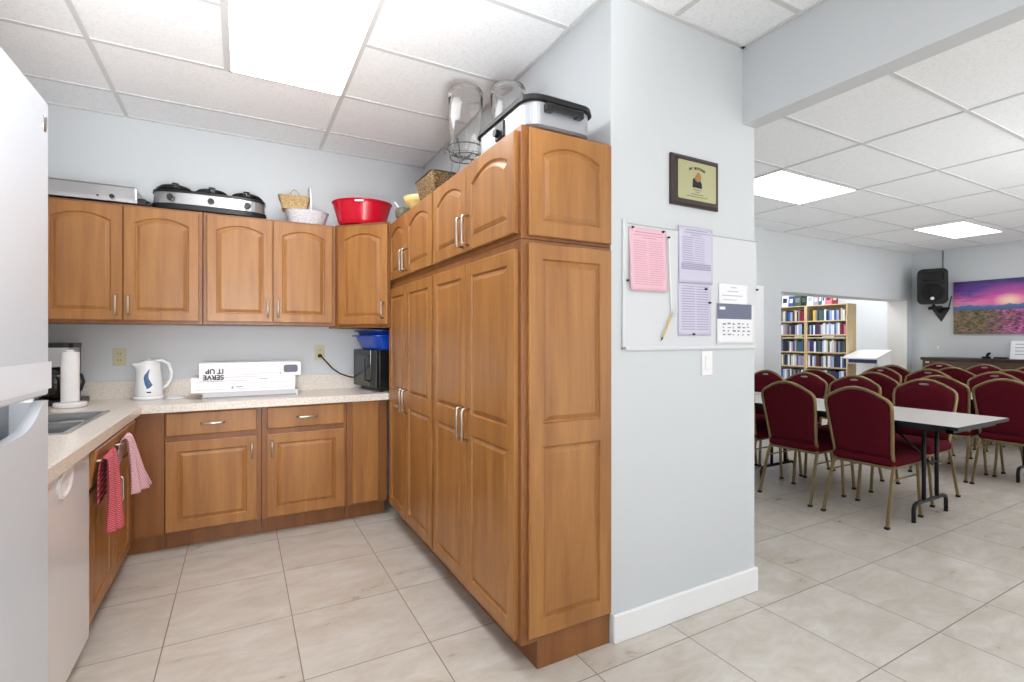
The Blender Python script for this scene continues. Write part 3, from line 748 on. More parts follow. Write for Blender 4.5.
towel('dish_towel', 'red checked dish towel hanging nearest the dishwasher', rows, TOWEL_R)
rows = [((-.530, 3.04, .66), (-.530, 3.16, .68), .002), ((-.528, 3.04, .78), (-.526, 3.17, .80), .002), ((-.512, 3.05, .826), (-.508, 3.16, .838), .003)]
for k in range(11):
    u = k / 10
    rows.append(((-.492 + .012 * u, 3.05 + .05 * u, .82 - (.30 * u)), (-.49 + .075 * u, 3.13 + .14 * u,   .838 - .31 * u), .006 + .008 * u))
towel('dish_towel', 'pale pink checked dish towel hanging nearest the corner', rows, TOWEL_P)

# ------------------------------------------------------------ things on top of the wall cabinets
ZU = 2.1425
# warming tray / griddle
g = thing('warming_tray', 'long silver buffet warming tray on the leftmost wall cabinet', 'warming tray', (-.79, 3.99, ZU))
bm = new(); box(bm, -.27, .22, -.15, .15, .012, .110)
for v in bm.verts:
    if v.co.z > .05: v.co.y *= .93; v.co.x *= .98
obj('housing', bm, STEEL, g, bevel=.006)
part_box('top_plate', STEEL, g, -.262, .212, -.142, .142, .110, .119, .003)
part_box('front_trim', STEEL, g, -.272, .222, -.156, -.148, .01, .036, .002)
bm = new()
for x in (-.24, .19):
    for y in (-.12, .12): box(bm, x - .015, x + .015, y - .015, y + .015, 0, .014)
obj('feet', bm, RUBBER, g)
bm = new(); cyl(bm, (.10, -.155, .036), (.10, -.176, .036), .013, seg=18); cyl(bm, (.03, -.155, .036), (.03, -.162, .036), .006, seg=12); obj('knob', bm, BLACK, g)
part_box('cord_socket', BLACK, g, .22, .262, -.13, -.05, .008, .05, .006)
bm = new(); tube(bm, [(.225, .08, .03), (.25, .0, .06), (.275, -.08, .04), (.29, -.13, .012), (.265, -.14, .008), (.24, -.12, .012), (.25, -.05, .03), (.285, -.02, .02), (.30, -.09, .008)], .006, 8); obj('cord', bm, CORDM, g, smooth=True)
# triple slow cooker
sc_ = thing('triple_slow_cooker', 'silver and black buffet slow cooker with three lidded pots', 'slow cooker', (-.175, 3.99, ZU)); sc_.scale = (1.02, 1, 1)
def oval(hx, hy, z, n=40, p=3.2):
    out = []
    for k in range(n):
        a = 2 * PI * k / n; c, s_ = math.cos(a), math.sin(a)
        out.append((hx * math.copysign(abs(c) ** (2 / p), c), hy * math.copysign(abs(s_) ** (2 / p), s_), z))
    return out
bm = new(); loft(bm, [oval(.31, .125, .0), oval(.33, .138, .012), oval(.33, .138, .045)]); obj('base', bm, BLACK, sc_, smooth=False)
bm = new(); loft(bm, [oval(.322, .132, .045), oval(.318, .13, .118)]); obj('steel_band', bm, STEEL, sc_)
bm = new(); loft(bm, [oval(.325, .135, .118), oval(.322, .132, .136), oval(.30, .115, .139)]); obj('top_deck', bm, BLACK, sc_)
for x in (-.205, 0, .205):
    bm = new(); lathe(bm, [(.098, .0), (.104, .008), (.104, .018), (.095, .022)], (x, 0, .137), 32, 1, 1.15); p_ = obj('pot', bm, BLACKG, sc_, smooth=False)
    bm = new(); lathe(bm, [(.098, .022), (.085, .036), (.05, .048), (.015, .052)], (x, 0, .137), 32, 1, 1.15); obj('lid', bm, SMOKE, p_, smooth=True)
    bm = new(); lathe(bm, [(.018, .05), (.022, .06), (.02, .068), (.004, .07)], (x, 0, .137), 20); obj('lid_knob', bm, BLACK, p_, smooth=True)
for x in (-.22, .0, .21):
    bm = new(); cyl(bm, (x, -.128, .080), (x, -.153, .080), .021, .018, seg=22); k_ = obj('knob', bm, BLACK, sc_)
# baskets
def rect_rings(spec, n=5):
    return [[(x, y, z) for x, y in rrect(-hx, hx, -hy, hy, r, n)] for hx, hy, z, r in spec]
wb = thing('white_wicker_basket', 'white oval wicker basket under the small tan basket', 'basket', (.43, 3.98, ZU)); wb.scale = (.9, .9, 1)
bm = new(); loft(bm, [oval(.13, .10, 0, p=2.3), oval(.15, .118, .05, p=2.3), oval(.165, .13, .098, p=2.3), oval(.172, .136, .105, p=2.3), oval(.158, .122, .105, p=2.3), oval(.12, .095, .012, p=2.3)]); obj('bowl', bm, WICK_W, wb)
bm = new(); tube(bm, [(.02, -.122 * math.cos(PI * k / 14), .09 + .20 * math.sin(PI * k / 14)) for k in range(15)], .008, 8, flat=1.6); obj('hoop_handle', bm, PLASTIC_W, wb, smooth=True)
tb = thing('tan_wicker_basket', 'small tan rectangular wicker basket on the white one', 'basket', (.345, 3.965, ZU + .1065), -.1)
bm = new(); loft(bm, rect_rings([(.082, .065, 0, .02), (.095, .078, .06, .02), (.108, .09, .092, .02), (.098, .08, .092, .02), (.07, .055, .008, .02)])); obj('bowl', bm, WICK_TAN, tb)
for x in (-.028, .028):
    part_box('leather_tab', WICK_TAN, tb, x - .007, x + .007, -.094, -.088, .062, .105, .002)
bm = new(); tube(bm, [(-.028 + .056 * k / 8, -.09, .10 + .03 * math.sin(PI * k / 8)) for k in range(9)], .003, 6); obj('handle', bm, WICK_TAN, tb, smooth=True)
# red tub
rt = thing('red_party_tub', 'glossy red oval tub on the corner wall cabinet', 'tub', (.80, 3.82, ZU + .006), -.45); rt.scale = (1.13, 1.13, 1.15)
bm = new(); loft(bm, [oval(.145, .12, 0, p=2), oval(.15, .124, .004, p=2), oval(.185, .152, .13, p=2), oval(.19, .156, .14, p=2), oval(.197, .163, .146, p=2), oval(.197, .163, .152, p=2), oval(.188, .154, .152, p=2), oval(.14, .114, .01, p=2)]); obj('bowl', bm, RED, rt, smooth=False, sub=1)
bm = new(); tube(bm, [(.02 + .034 * math.cos(a), -.157 - .002, .133 + .008 * math.sin(a)) for a in [2 * PI * k / 20 for k in range(20)]], .003, 6, closed=True); obj('grip', bm, RED, rt, smooth=True)
part_box('grip_slot', PLASTIC_W, rt, -.008, .048, -.162, -.158, .128, .139, .002)

# ------------------------------------------------------------ things on top of the pantry
ZP = 2.1455
ro = thing('roaster_oven', 'big silver roaster oven with black lid on the near pantry', 'roaster oven', (1.15, 1.925, ZP))
RX, RY = .163, .245
def rr_ring(hx, hy, z, r=.07): return [(x, y, z) for x, y in rrect(-hx, hx, -hy, hy, r, 8)]
bm = new(); loft(bm, [rr_ring(RX - .012, RY - .012, .012), rr_ring(RX, RY, .02), rr_ring(RX, RY, .118)]); obj('body', bm, mat('roaster_steel', rgb(190, 192, 198), .38, .7, var=.02), ro, smooth=False)
bm = new(); loft(bm, [rr_ring(RX + .006, RY + .006, .108), rr_ring(RX + .012, RY + .012, .112), rr_ring(RX + .008, RY + .008, .135), rr_ring(RX - .03, RY - .03, .160, .09), rr_ring(RX - .08, RY - .09, .172, .09)]); obj('lid', bm, mat('black_lid', rgb(16, 16, 18), .35, var=.1), ro, sub=0, smooth=False)
bm = new(); tube(bm, [(-.045, 0, .165), (-.045, 0, .19), (.045, 0, .19), (.045, 0, .165)], .008, 8); obj('lid_handle', bm, BLACK, ro, smooth=True)
bm = new()
box(bm, -.08, .08, -RY - .032, -RY - .010, .072, .096); box(bm, -.09, -.055, -RY - .028, -RY + .002, .068, .100); box(bm, .055, .09, -RY - .028, -RY + .002, .068, .100)
obj('side_handle', bm, BLACK, ro, bevel=.004)
bm = new(); box(bm, -RX - .008, -RX + .002, -.05, .03, .03, .10); obj('control_panel', bm, BLACK, ro, bevel=.003)
bm = new(); cyl(bm, (-RX - .008, .0, .055), (-RX - .026, .0, .055), .017, seg=20); obj('knob', bm, BLACK, ro)
bm = new()
for x in (-.15, .15):
    for y in (-.2, .2): cyl(bm, (x, y, 0), (x, y, .016), .014, seg=12)
obj('feet', bm, RUBBER, ro)

def jar(label, x, y, seedr=0):
    t = thing('glass_drink_dispenser', label, 'drink dispenser', (x, y, ZP + .155)); t.scale = (.96, .96, .95)
    bm = new(); lathe(bm, [(.05, .0), (.068, .008), (.078, .04), (.088, .14), (.094, .26), (.10, .33), (.098, .355), (.086, .362), (.09, .38), (.086, .38), (.082, .362), (.094, .33), (.089, .26), (.083, .14), (.073, .04), (.06, .014)], seg=36)
    obj('jar', bm, GLASSY, t, smooth=True)
    bm = new(); tube(bm, [(.093 * math.cos(2 * PI * k / 32), .093 * math.sin(2 * PI * k / 32), .365) for k in range(32)], .006, 8, closed=True); obj('rim', bm, GLASSY, t, smooth=True)
    return t
def rack(label, x, y):
    t = thing('wire_rack', label, 'rack', (x, y, ZP))
    bm = new()
    for z, r in ((.15, .085), (.20, .098)): tube(bm, [(r * math.cos(2 * PI * k / 32), r * math.sin(2 * PI * k / 32), z) for k in range(32)], .003, 6, closed=True)
    obj('rings', bm, WIRE, t, smooth=True)
    for q in range(4):
        a = PI / 4 + q * PI / 2; c, s_ = math.cos(a), math.sin(a)
        bm = new(); tube(bm, [(c * r, s_ * r, z) for r, z in ((.125, .003), (.115, .03), (.085, .08), (.082, .14), (.098, .20), (.118, .215), (.128, .20), (.12, .185))], .003, 6); obj('leg', bm, WIRE, t, smooth=True)
    bm = new(); box(bm, -.084, .084, -.002, .002, .147, .151); box(bm, -.002, .002, -.084, .084, .147, .151); obj('cross_wires', bm, WIRE, t)
    return t
jar('tall glass drink dispenser standing in full view left of the roaster', 1.075, 2.50)
rack('dark wire stand under the left glass dispenser', 1.075, 2.50)
jar('glass drink dispenser half hidden behind the roaster', 1.235, 2.42 - .0)
rack('wire stand under the half-hidden glass dispenser', 1.235, 2.30) if False else None
t = rack('wire stand under the glass dispenser behind the roaster', 1.27, 2.42 + .0)
for o in list(t.children): pass
# separate the two stands so that they do not touch
bpy.data.objects[t.name].location = (1.262, 2.36, ZP)
for o in C.objects:
    if o.get('label', '').startswith('glass drink dispenser half'): o.location = (1.262, 2.36, ZP + .155)

bb_ = thing('brown_wicker_basket', 'brown wicker basket with wire rim on the far pantry', 'basket', (1.07, 2.88, ZP), 0)
bm = new(); loft(bm, rect_rings([(.085, .12, 0, .02), (.10, .14, .07, .02), (.11, .155, .135, .02), (.102, .147, .135, .02), (.078, .11, .01, .02)])); obj('bowl', bm, WICK_BR, bb_)
bm = new(); tube(bm, [(x, y, .138) for x, y in rrect(-.111, .111, -.157, .157, .022, 5)], .004, 6, closed=True); obj('wire_rim', bm, WIRE, bb_, smooth=True)
yb = thing('yellow_bowl', 'cream yellow bowl beside the brown wicker basket', 'bowl', (1.06, 3.20, ZP))
bm = new(); lathe(bm, [(.05, 0), (.055, .008), (.105, .06), (.122, .098), (.118, .1), (.10, .062), (.045, .014)], seg=36); obj('bowl', bm, YELLOW, yb, smooth=True)
pot = thing('olive_pot', 'small dark patterned pot holding a white spoon', 'pot', (1.01, 3.44, ZP))
bm = new(); lathe(bm, [(.04, 0), (.058, .02), (.064, .06), (.055, .08), (.05, .08), (.052, .05), (.03, .01)], seg=28); obj('bowl', bm, OLIVE, pot, smooth=True)
bm = new(); tube(bm, [(.0, 0, .03), (-.02, .03, .08), (-.038, .07, .125), (-.045, .085, .14)], [.004, .005, .008, .010], 8, flat=.5); sp_ = obj('wooden_spoon', bm, PLASTIC_W, smooth=True); sp_.location = pot.location; tag(sp_, 'white spoon standing in the olive pot', 'spoon')

# ------------------------------------------------------------ things on the notice-board wall
pq = thing('wall_plaque', 'dark wooden plaque with an engraved gold plate', 'plaque', (1.90, YM, 2.054))
bm = new(); r = lambda i, y: [(-.16 + i, y, -.118 + i), (.16 - i, y, -.118 + i), (.16 - i, y, .118 - i), (-.16 + i, y, .118 - i)]
loft(bm, [r(0, 0), r(0, -.012), r(.012, -.02)]); obj('backing_board', bm, mat('plaque_wood', rgb(52, 38, 34), .3, var=.15, scale=20), pq)
bm = new(); loft(bm, [[(x, y, z) for x, z in rrect(-.124, .132, -.088, .092, .008)] for y in (-.0195, -.0212)]); pl = obj('gold_plate', bm, mat('brass_plate', rgb(176, 174, 134), .35, .3, var=.04), pq)
for i, ch in enumerate('MY BUTTONS'):
    u = (i - 4.5) / 4.5
    if ch != ' ': text('heading_letter', ch, .017, INK, pl, (.003 + .047 * u, -.0214, .058 - .008 * u * u), (PI / 2, u * .3, 0), bold=.0004)
text('small_lines', 'PRESENTED TO\nTHE CLUB', .0075, INK, pl, (.003, -.0214, -.045), (PI / 2, 0, 0)) if False else None
bm = new()
for z, w_ in ((-.038, .035), (-.048, .02), (-.060, .05), (-.071, .09)): box(bm, .003 - w_ * .8, .003 + w_ * .8, -.0216, -.0210, z - .0014, z + .0014)
obj('small_lines', bm, mat('engraving', rgb(88, 84, 56), .5, var=.1), pl)
bm = new()
loft(bm, [[(x, y, z) for x, z in ((-.03, -.028), (.034, -.028), (.032, -.005), (.018, .012), (-.005, .008), (-.012, .018), (-.028, .012))] for y in (-.021, -.0222)]); obj('emblem_base', bm, INK, pl)
bm = new()
loft(bm, [[(x, y, z) for x, z in ((-.015, .008), (.006, -.002), (.028, .012), (.026, .034), (.008, .048), (-.004, .036), (-.012, .024))] for y in (-.0212, -.0226)]); obj('emblem_top', bm, mat('bronze_tint', rgb(156, 112, 62), .5, var=.2, scale=90), pl)

nb = thing('notice_board', 'large white notice board screwed to the wall end', 'notice board', (1.907, YM, 1.5485))
BX, BZ = .452, .2865
part_box('panel', mat('board_white', rgb(210, 213, 216), .3, var=.008), nb, -BX + .012, BX - .0, -.008, 0, -BZ + .012, BZ - .02, .001)
bm = new()
for a in ((-BX, -BX + .016, -BZ, BZ), (-BX, BX, -BZ, -BZ + .014),): box(bm, a[0], a[1], -.010, 0, a[2], a[3])
obj('frame', bm, mat('board_frame', rgb(214, 217, 220), .4, var=.01), nb, bevel=.002)
part_box('top_rail', GREYP, nb, -BX + .03, BX, -.010, -.0, BZ - .022, BZ - .018, 0)
def sheet(name, label, x0, x1, z0, z1, m, ink, lines, curl=.006, slant=0.0, cat='paper', gap=.5):
    t = thing(name, label, cat, ((x0 + x1) / 2, YM - .0095, (z0 + z1) / 2))
    hx, hz = (x1 - x0) / 2, (z1 - z0) / 2; n = 12; bm = new(); rings = []
    def pt(u, v, off=0): return (-hx + 2 * hx * u + slant * v, -.0008 - off - curl * (math.sin(v * 2.6) * .5 + .5) * v * (1 - u * .3) , hz - 2 * hz * v)
    loft(bm, [[pt(i / n, j / n) for i in range(n + 1)] for j in range(n + 1)], closed=False)
    obj('sheet', bm, m, t, solid=.0008, smooth=True)
    bm = new(); rnd = random.Random(len(label))
    for (v, u0, u1, th) in lines:
        loft(bm, [[pt(u0 + (u1 - u0) * i / 6, v + d, .0012) for i in range(7)] for d in (-th, th)], closed=False)
    obj('print', bm, ink, t)
    return t
rnd = random.Random(3)
ln = [(.07, .15, .88, .008), (.115, .12, .92, .006), (.155, .35, .7, .006)] + [(.21 + .036 * k, .10, .42 + .08 * rnd.random(), .004) for k in range(20)] + [(.21 + .036 * k, .5, .86 + .06 * rnd.random(), .004) for k in range(20)]
sheet('pink_notice', 'pink printed list pinned at left of the notice board', 1.487, 1.712, 1.523, 1.803, PINK, PINKINK, ln, .014)
ln = [(.055, .2, .85, .008), (.10, .16, .92, .007), (.14, .35, .65, .006)] + [(.19 + .04 * k, .1, .35 + .1 * rnd.random(), .006) for k in range(12)] + [(.19 + .04 * k, .45, .75, .004) for k in range(12)] + [(.66 + .03 * k, .06, .94, .010) for k in range(4)]
sheet('lilac_notice', 'lilac typed sheet pinned upper centre of the notice board', 1.79, 2.02, 1.575, 1.84, LILAC, LILACINK, ln, .003)
ln = [(.06 + .048 * k, .1, .5, .007) for k in range(18)] + [(.06 + .048 * k, .54, .92, .007) for k in range(18)]
sheet('lilac_notice', 'lilac table sheet pinned directly below the typed lilac one', 1.787, 2.01, 1.325, 1.574, LILAC, LILACINK, ln, .002)
ln = [(.15, .4, .6, .02), (.32, .3, .66, .02), (.5, .1, .8, .02), (.68, .12, .6, .015)]
sheet('white_notice', 'small white sheet above the white calendar on the notice board', 2.065, 2.285, 1.468, 1.585, PAPER, mat('faint_ink', rgb(190, 190, 198), .8, var=.05), ln, .003)
cal = sheet('calendar_sheet', 'white handwritten sheet with a slate grey band at lower right', 2.05, 2.335, 1.287, 1.488, PAPER, INKG, [(.50 + .09 * (k // 6) + .02 * rnd.random(), .14 + .13 * (k % 6), .14 + .13 * (k % 6) + .03 + .06 * rnd.random(), .012 + .01 * rnd.random()) for k in range(24)], .004)
part_box('grey_band', mat('slate_print', rgb(108, 112, 134), .6, var=.05), cal, -.142, .118, -.0045, -.0032, .022, .098, 0)
bcal = [o for o in cal.children if o.name.startswith('grey_band')][0]
part_box('white_logo', PAPER, bcal, -.125, -.085, -.0055, -.0045, .068, .082, 0)
for i, (x, z) in enumerate([(1.497, 1.797), (1.687, 1.797), (1.722, 1.775), (1.476, 1.565), (1.968, 1.55), (1.995, 1.485), (1.885, 1.332), (2.352, 1.565)]):
    bm = new(); lathe(bm, [(.0055, 0), (.005, .005), (.003, .007), (.004, .010), (.002, .011)], seg=12)
    for v in bm.verts: v.co = Vector((v.co.x, -v.co.z, v.co.y))
    where = ['at the top left corner of the pink notice', 'at the top right corner of the pink notice', 'holding the white string', 'on the left frame of the notice board', 'on the right edge of the lilac notices', 'between the lilac sheet and the calendar', 'at the foot of the lower lilac sheet', 'at the right end of the notice board'][i]
    o = obj('push_pin', bm, BLACK, smooth=True); o.location = (x, YM - .009 - (.012 if i in (0,) else .004), z); tag(o, 'dark push pin ' + where, 'push pin', 'push pins on the notice board')
bm = new(); tube(bm, [(1.722, YM - .018, 1.77), (1.728, YM - .016, 1.66), (1.735, YM - .015, 1.52), (1.742, YM - .015, 1.425), (1.765, YM - .018, 1.432), (1.775, YM - .018, 1.445), (1.76, YM - .018, 1.415), (1.74, YM - .018, 1.418)], .0045, 6, flat=.5)
tag(obj('string', bm, PLASTIC_W, smooth=True), 'white string hanging between pink and lilac notices', 'string')
pc = thing('pencil', 'yellow pencil dangling from the string on the notice board', 'pencil', (1.74, YM - .018, 1.42), 0)
bm = new(); tube(bm, [(0, 0, 0), (-.060, 0, -.105)], .0048, 6); obj('shaft', bm, PENCIL, pc)
bm = new(); tube(bm, [(-.060, 0, -.105), (-.068, 0, -.119)], [.0048, .001], 6); obj('tip', bm, INK, pc)
outlet('white double switch plate just below the notice board', 1.99, YM, 1.192, PLASTIC_W, .075, .118, switch=True)

# ------------------------------------------------------------ hall: chairs
def make_chair(label):
    t = thing('banquet_chair', label, 'chair', group='burgundy banquet chairs')
    # faces +X, origin on the floor under the seat centre
    hw = .215
    bm = new()   # crown-shaped back frame
    def bx(z): return -.175 - (z - .44) * .2
    half = [(hw - .02, .40), (hw - .022, .50), (hw - .012, .62), (hw - .002, .74), (hw + .004, .82), (hw - .002, .858), (hw - .022, .880), (hw * .55, .924), (hw * .28, .947), (0, .956)]
    P = [(bx(z), -y, z) for y, z in half] + [(bx(z), y, z) for y, z in reversed(half[:-1])]
    tube(bm, P, .0135, 8); obj('back_frame', bm, GOLD, t, smooth=True)
    # padded back
    bm = new(); out = [(y - .010, z) for y, z in half[1:-1]]
    out = [(out[0][0], .475)] + out[1:]
    poly = [(-y, z) for y, z in out] + [(0, .944)] + [(y, z) for y, z in reversed(out)] + [(hw * .4, .468), (-hw * .4, .468)]
    cy, cz = 0, .70
    def ring(s, dx): return [(bx(cz + (z - cz) * s) + dx, y * s, cz + (z - cz) * s) for y, z in poly]
    loft(bm, [ring(.35, -.022), ring(.75, -.021), ring(.93, -.017), ring(.99, -.008), ring(.995, .006), ring(.95, .020), ring(.75, .027), ring(.35, .028)])
    obj('backrest', bm, FABRIC, t, smooth=True)
    bm = new(); lathe(bm, [(.01, 0), (1, 0), (1, 1), (.01, 1)], (0, 0, 0), 20, .036, .009)  # bright plate put where the background shows white through the hand slot
    for v in bm.verts: v.co = Vector((bx(.922) + .014 + v.co.z * .012, v.co.x, v.co.y + .920))
    lab(obj('hand_slot_plate', bm, NICKEL, t, bevel=.002), 'bright oval plate standing in for light seen through the hand slot')
    # seat
    bm = new()
    def sr(i, z): return [(x, y, z) for x, y in rrect(-.20 + i, .235 - i, -.215 + i, .215 - i, .05, 5)]
    loft(bm, [sr(.012, .408), sr(0, .42), sr(-.002, .445), sr(.006, .466), sr(.03, .478), sr(.10, .484)]); obj('seat', bm, FABRIC, t, smooth=True)
    bm = new(); tube(bm, [(x, y, .398) for x, y in rrect(-.185, .215, -.195, .195, .04, 4)], .011, 6, closed=True); obj('seat_frame', bm, GOLD, t, smooth=True)
    for s in (-1, 1):
        bm = new(); tube(bm, [(.195, s * .19, .395), (.19, s * .20, .2), (.185, s * .212, .012)], .0125, 4, sq=True); l = obj('leg', bm, GOLD, t)
        bm = new(); box(bm, .172, .198, s * .212 - .013, s * .212 + .013, 0, .016); obj('foot_cap', bm, RUBBER, l)
        bm = new(); tube(bm, [(-.17, s * .195, .41), (-.205, s * .20, .33), (-.30, s * .212, .012)], .0125, 4, sq=True); l = obj('leg', bm, GOLD, t)
        bm = new(); box(bm, -.317, -.289, s * .212 - .013, s * .212 + .013, 0, .016); obj('foot_cap', bm, RUBBER, l)
        bm = new(); tube(bm, [(-.212, s * .199, .315), (.19, s * .197, .315)], .006, 8); obj('stretcher', bm, GOLD, t, smooth=True)
    return t
def copy_tree(o, parent=None):
    c = o.copy(); C.objects.link(c); c.parent = parent
    for ch in list(o.children): copy_tree(ch, c)
    return c
chairs = [
 # x, y, facing (+1 -> +X), label
 (4.20, 1.98, 1, 'banquet chair seen from behind at the near end of the first table'),
 (4.20, 2.51, 1, 'banquet chair seen from behind, next to the white wall end'),
 (4.26, 3.09, 1, 'banquet chair mostly hidden behind the wall edge, only its seat side showing'),
 (4.91, 2.05, -1, 'banquet chair facing us across the free end of the first table'),
 (4.87, 2.59, -1, 'banquet chair facing us just behind the frontmost rear-view chair'),
 (4.87, 3.06, -1, 'banquet chair facing us in front of the left bookcase'),
 (4.87, 3.51, -1, 'banquet chair facing us against the wall edge at far left'),
 (6.10, 1.74, 1, 'banquet chair seen from behind, rightmost large one behind the first table end'),
 (6.10, 2.27, 1, 'banquet chair seen from behind, directly right of the white speaker side of the table end'),
 (6.10, 2.77, 1, 'banquet chair seen from behind in front of the white display desk'),
 (6.10, 3.38, 1, 'banquet chair seen from behind in front of the right bookcase'),
 (6.69, 2.16, -1, 'banquet chair facing us behind the rightmost large rear-view chair'),
 (6.69, 2.73, -1, 'banquet chair facing us below the wall speaker'),
 (6.69, 3.22, -1, 'banquet chair facing us below the right jamb of the library opening'),
 (7.90, 2.22, 1, 'banquet chair seen from behind below the right part of the sideboard'),
 (7.90, 2.75, 1, 'banquet chair seen from behind below the left part of the sideboard'),
 (7.90, 3.38, 1, 'banquet chair seen from behind at the foot of the opening jamb'),
 (8.62, 3.36, -1, 'banquet chair facing us before the left end of the sideboard'),
 (8.62, 2.86, -1, 'banquet chair facing us before the middle of the sideboard'),
 (8.62, 2.38, -1, 'banquet chair facing us at the right edge, before the sideboard'),
]
chairs[8] = (6.10, 2.22, 1, 'banquet chair seen from behind, half covered by the chair at the first table end')
proto = make_chair(chairs[0][3])
rnd = random.Random(5)
for i, (x, y, f, lb) in enumerate(chairs):
    c = proto if i == 0 else copy_tree(proto)
    c.location = (x, y, 0); c.rotation_euler = (0, 0, (0 if f > 0 else PI) + rnd.uniform(-.035, .035)); c['label'] = lb.replace('banquet chair', 'burgundy banquet chair')
# tables
def make_table(label, x, y0, y1):
    t = thing('folding_table', label, 'table', (x, y0, 0), group='grey folding tables'); L = y1 - y0
    bm = new(); box(bm, -.405, .405, 0, L, .725, .745); obj('tabletop', bm, TABLE, t, bevel=.003)
    bm = new()
    for a in ((-.408, -.403, 0, L), (.403, .408, 0, L), (-.408, .408, -.003, .002), (-.408, .408, L - .002, L + .003)): box(bm, *a, .722, .744)
    obj('edge_band', bm, DARKMET, t)
    bm = new()
    for a in ((-.35, -.32, .05, L - .05), (.32, .35, .05, L - .05), (-.35, .35, .05, .08), (-.35, .35, L - .08, L - .05)): box(bm, *a, .69, .728)
    obj('apron', bm, DARKMET, t)
    for yy, s in ((.32, 1), (L - .32, -1)):
        bm = new()
        for x_ in (-.05, .15): tube(bm, [(x_, yy, .72), (x_, yy, .125)], .0135, 10)
        tube(bm, [(x_ + .05, yy, z_) for x_, z_ in ((-.25, 0), (-.25, .09), (-.235, .12), (-.20, .13), (.20, .13), (.235, .12), (.25, .09), (.25, 0))], .0135, 10)
        tube(bm, [(-.05, yy, .40), (.15, yy, .40)], .008, 8)
        tube(bm, [(.05, yy, .40), (.05, yy + s * .32, .70)], .009, 8)
        obj('leg', bm, DARKMET, t, smooth=True)
    return t
make_table('grey folding table whose free end shows at front right', 4.41, 1.42, 3.24)
make_table('grey folding table continuing the first one toward the bookcases', 4.43, 3.25 - .002 + .006, 4.20)
make_table('grey folding table glimpsed between the second pair of chair rows', 6.42, 1.45, 3.28)
make_table('grey folding table in the third row before the sideboard', 8.26, 1.9, 3.73)

# ------------------------------------------------------------ hall end wall
# speaker
sp = thing('wall_speaker', 'black loudspeaker on a bracket high on the end wall', 'speaker', (10.02, 3.84, 2.17))
sp.rotation_euler = (0, 0, -PI / 2 + .34); sp.location.y = 3.88; sp.scale = (.94, 1, .95)
bm = new()
def spr(hw, z0, z1, y, r=.085): return [(x, y, z) for x, z in rrect(-hw, hw, z0, z1, r, 6)]
loft(bm, [spr(.17, -.27, .29, .24), spr(.205, -.30, .31, .05), spr(.21, -.305, .315, -.02), spr(.20, -.295, .305, -.045)]); obj('cabinet', bm, mat('speaker_black', rgb(13, 13, 15), .55, var=.05), sp)
bm = new(); lathe(bm, [(.15, 0), (.158, .006), (.15, .012), (.12, .004), (.05, -.004), (.02, .004), (.001, .006)], seg=36)
for v in bm.verts: v.co = Vector((v.co.x, -.045 - v.co.z, v.co.y - .09))
obj('grille', bm, mat('speaker_mesh', rgb(16, 16, 18), .6, bump=.8, bscale=500), sp, smooth=True)
bm = new(); r = lambda hw, z0, z1, y: [(x, y, z) for x, z in rrect(-hw, hw, z0, z1, .03, 5)]
loft(bm, [r(.155, .10, .255, -.046), r(.15, .105, .25, -.052), r(.06, .15, .20, -.012)]); obj('horn', bm, BLACKG, sp)
bm = new(); lathe(bm, [(.028, 0), (.026, .004)], seg=20)
for v in bm.verts: v.co = Vector((v.co.x + .0, -.058 - v.co.z, v.co.y - .205))
lab(obj('badge', bm, PLASTIC_W, sp), 'small white badge')
bm = new()
for s in (-1, 1): loft(bm, [[(s * .135 + x, y, z) for x, z in rrect(-.028, .028, .05, .085, .01)] for y in (-.044, -.056)])
obj('corner_ports', bm, BLACKG, sp)
br = thing('speaker_bracket', 'black triangular wall bracket under the loudspeaker', 'bracket', (XR, 3.90, 1.73), -PI / 2)
bm = new(); loft(bm, [[(x, y, z) for x, z in ((-.14, .13), (.14, .10), (.02, -.13))] for y in (0, -.02)]); obj('wall_plate', bm, BLACK, br, bevel=.004)
bm = new(); tube(bm, [(0, -.02, .04), (0, -.12, .07), (0, -.25, .14)], .025, 10); tube(bm, [(-.12, -.10, .10), (.06, -.10, .10)], .03, 10); obj('arm', bm, BLACK, br, smooth=True)
bm = new(); tube(bm, [(XR - .012, 3.86, CH - .01), (XR - .012, 3.86, 2.4), (XR - .05, 3.87, 2.3)], .008, 6); tag(obj('speaker_cable', bm, mat('grey_cable', rgb(120, 124, 128), .6, var=.05), smooth=True), 'thin grey cable running from the ceiling to the speaker', 'cable')
bm = new(); tube(bm, [(XR - .02, 3.82, 1.72), (XR - .03, 3.77, 1.85), (XR - .02, 3.74, 2.02)], .008, 6); tag(obj('power_cable', bm, CORDM, smooth=True), 'black cable curving between speaker bracket and picture', 'cable')
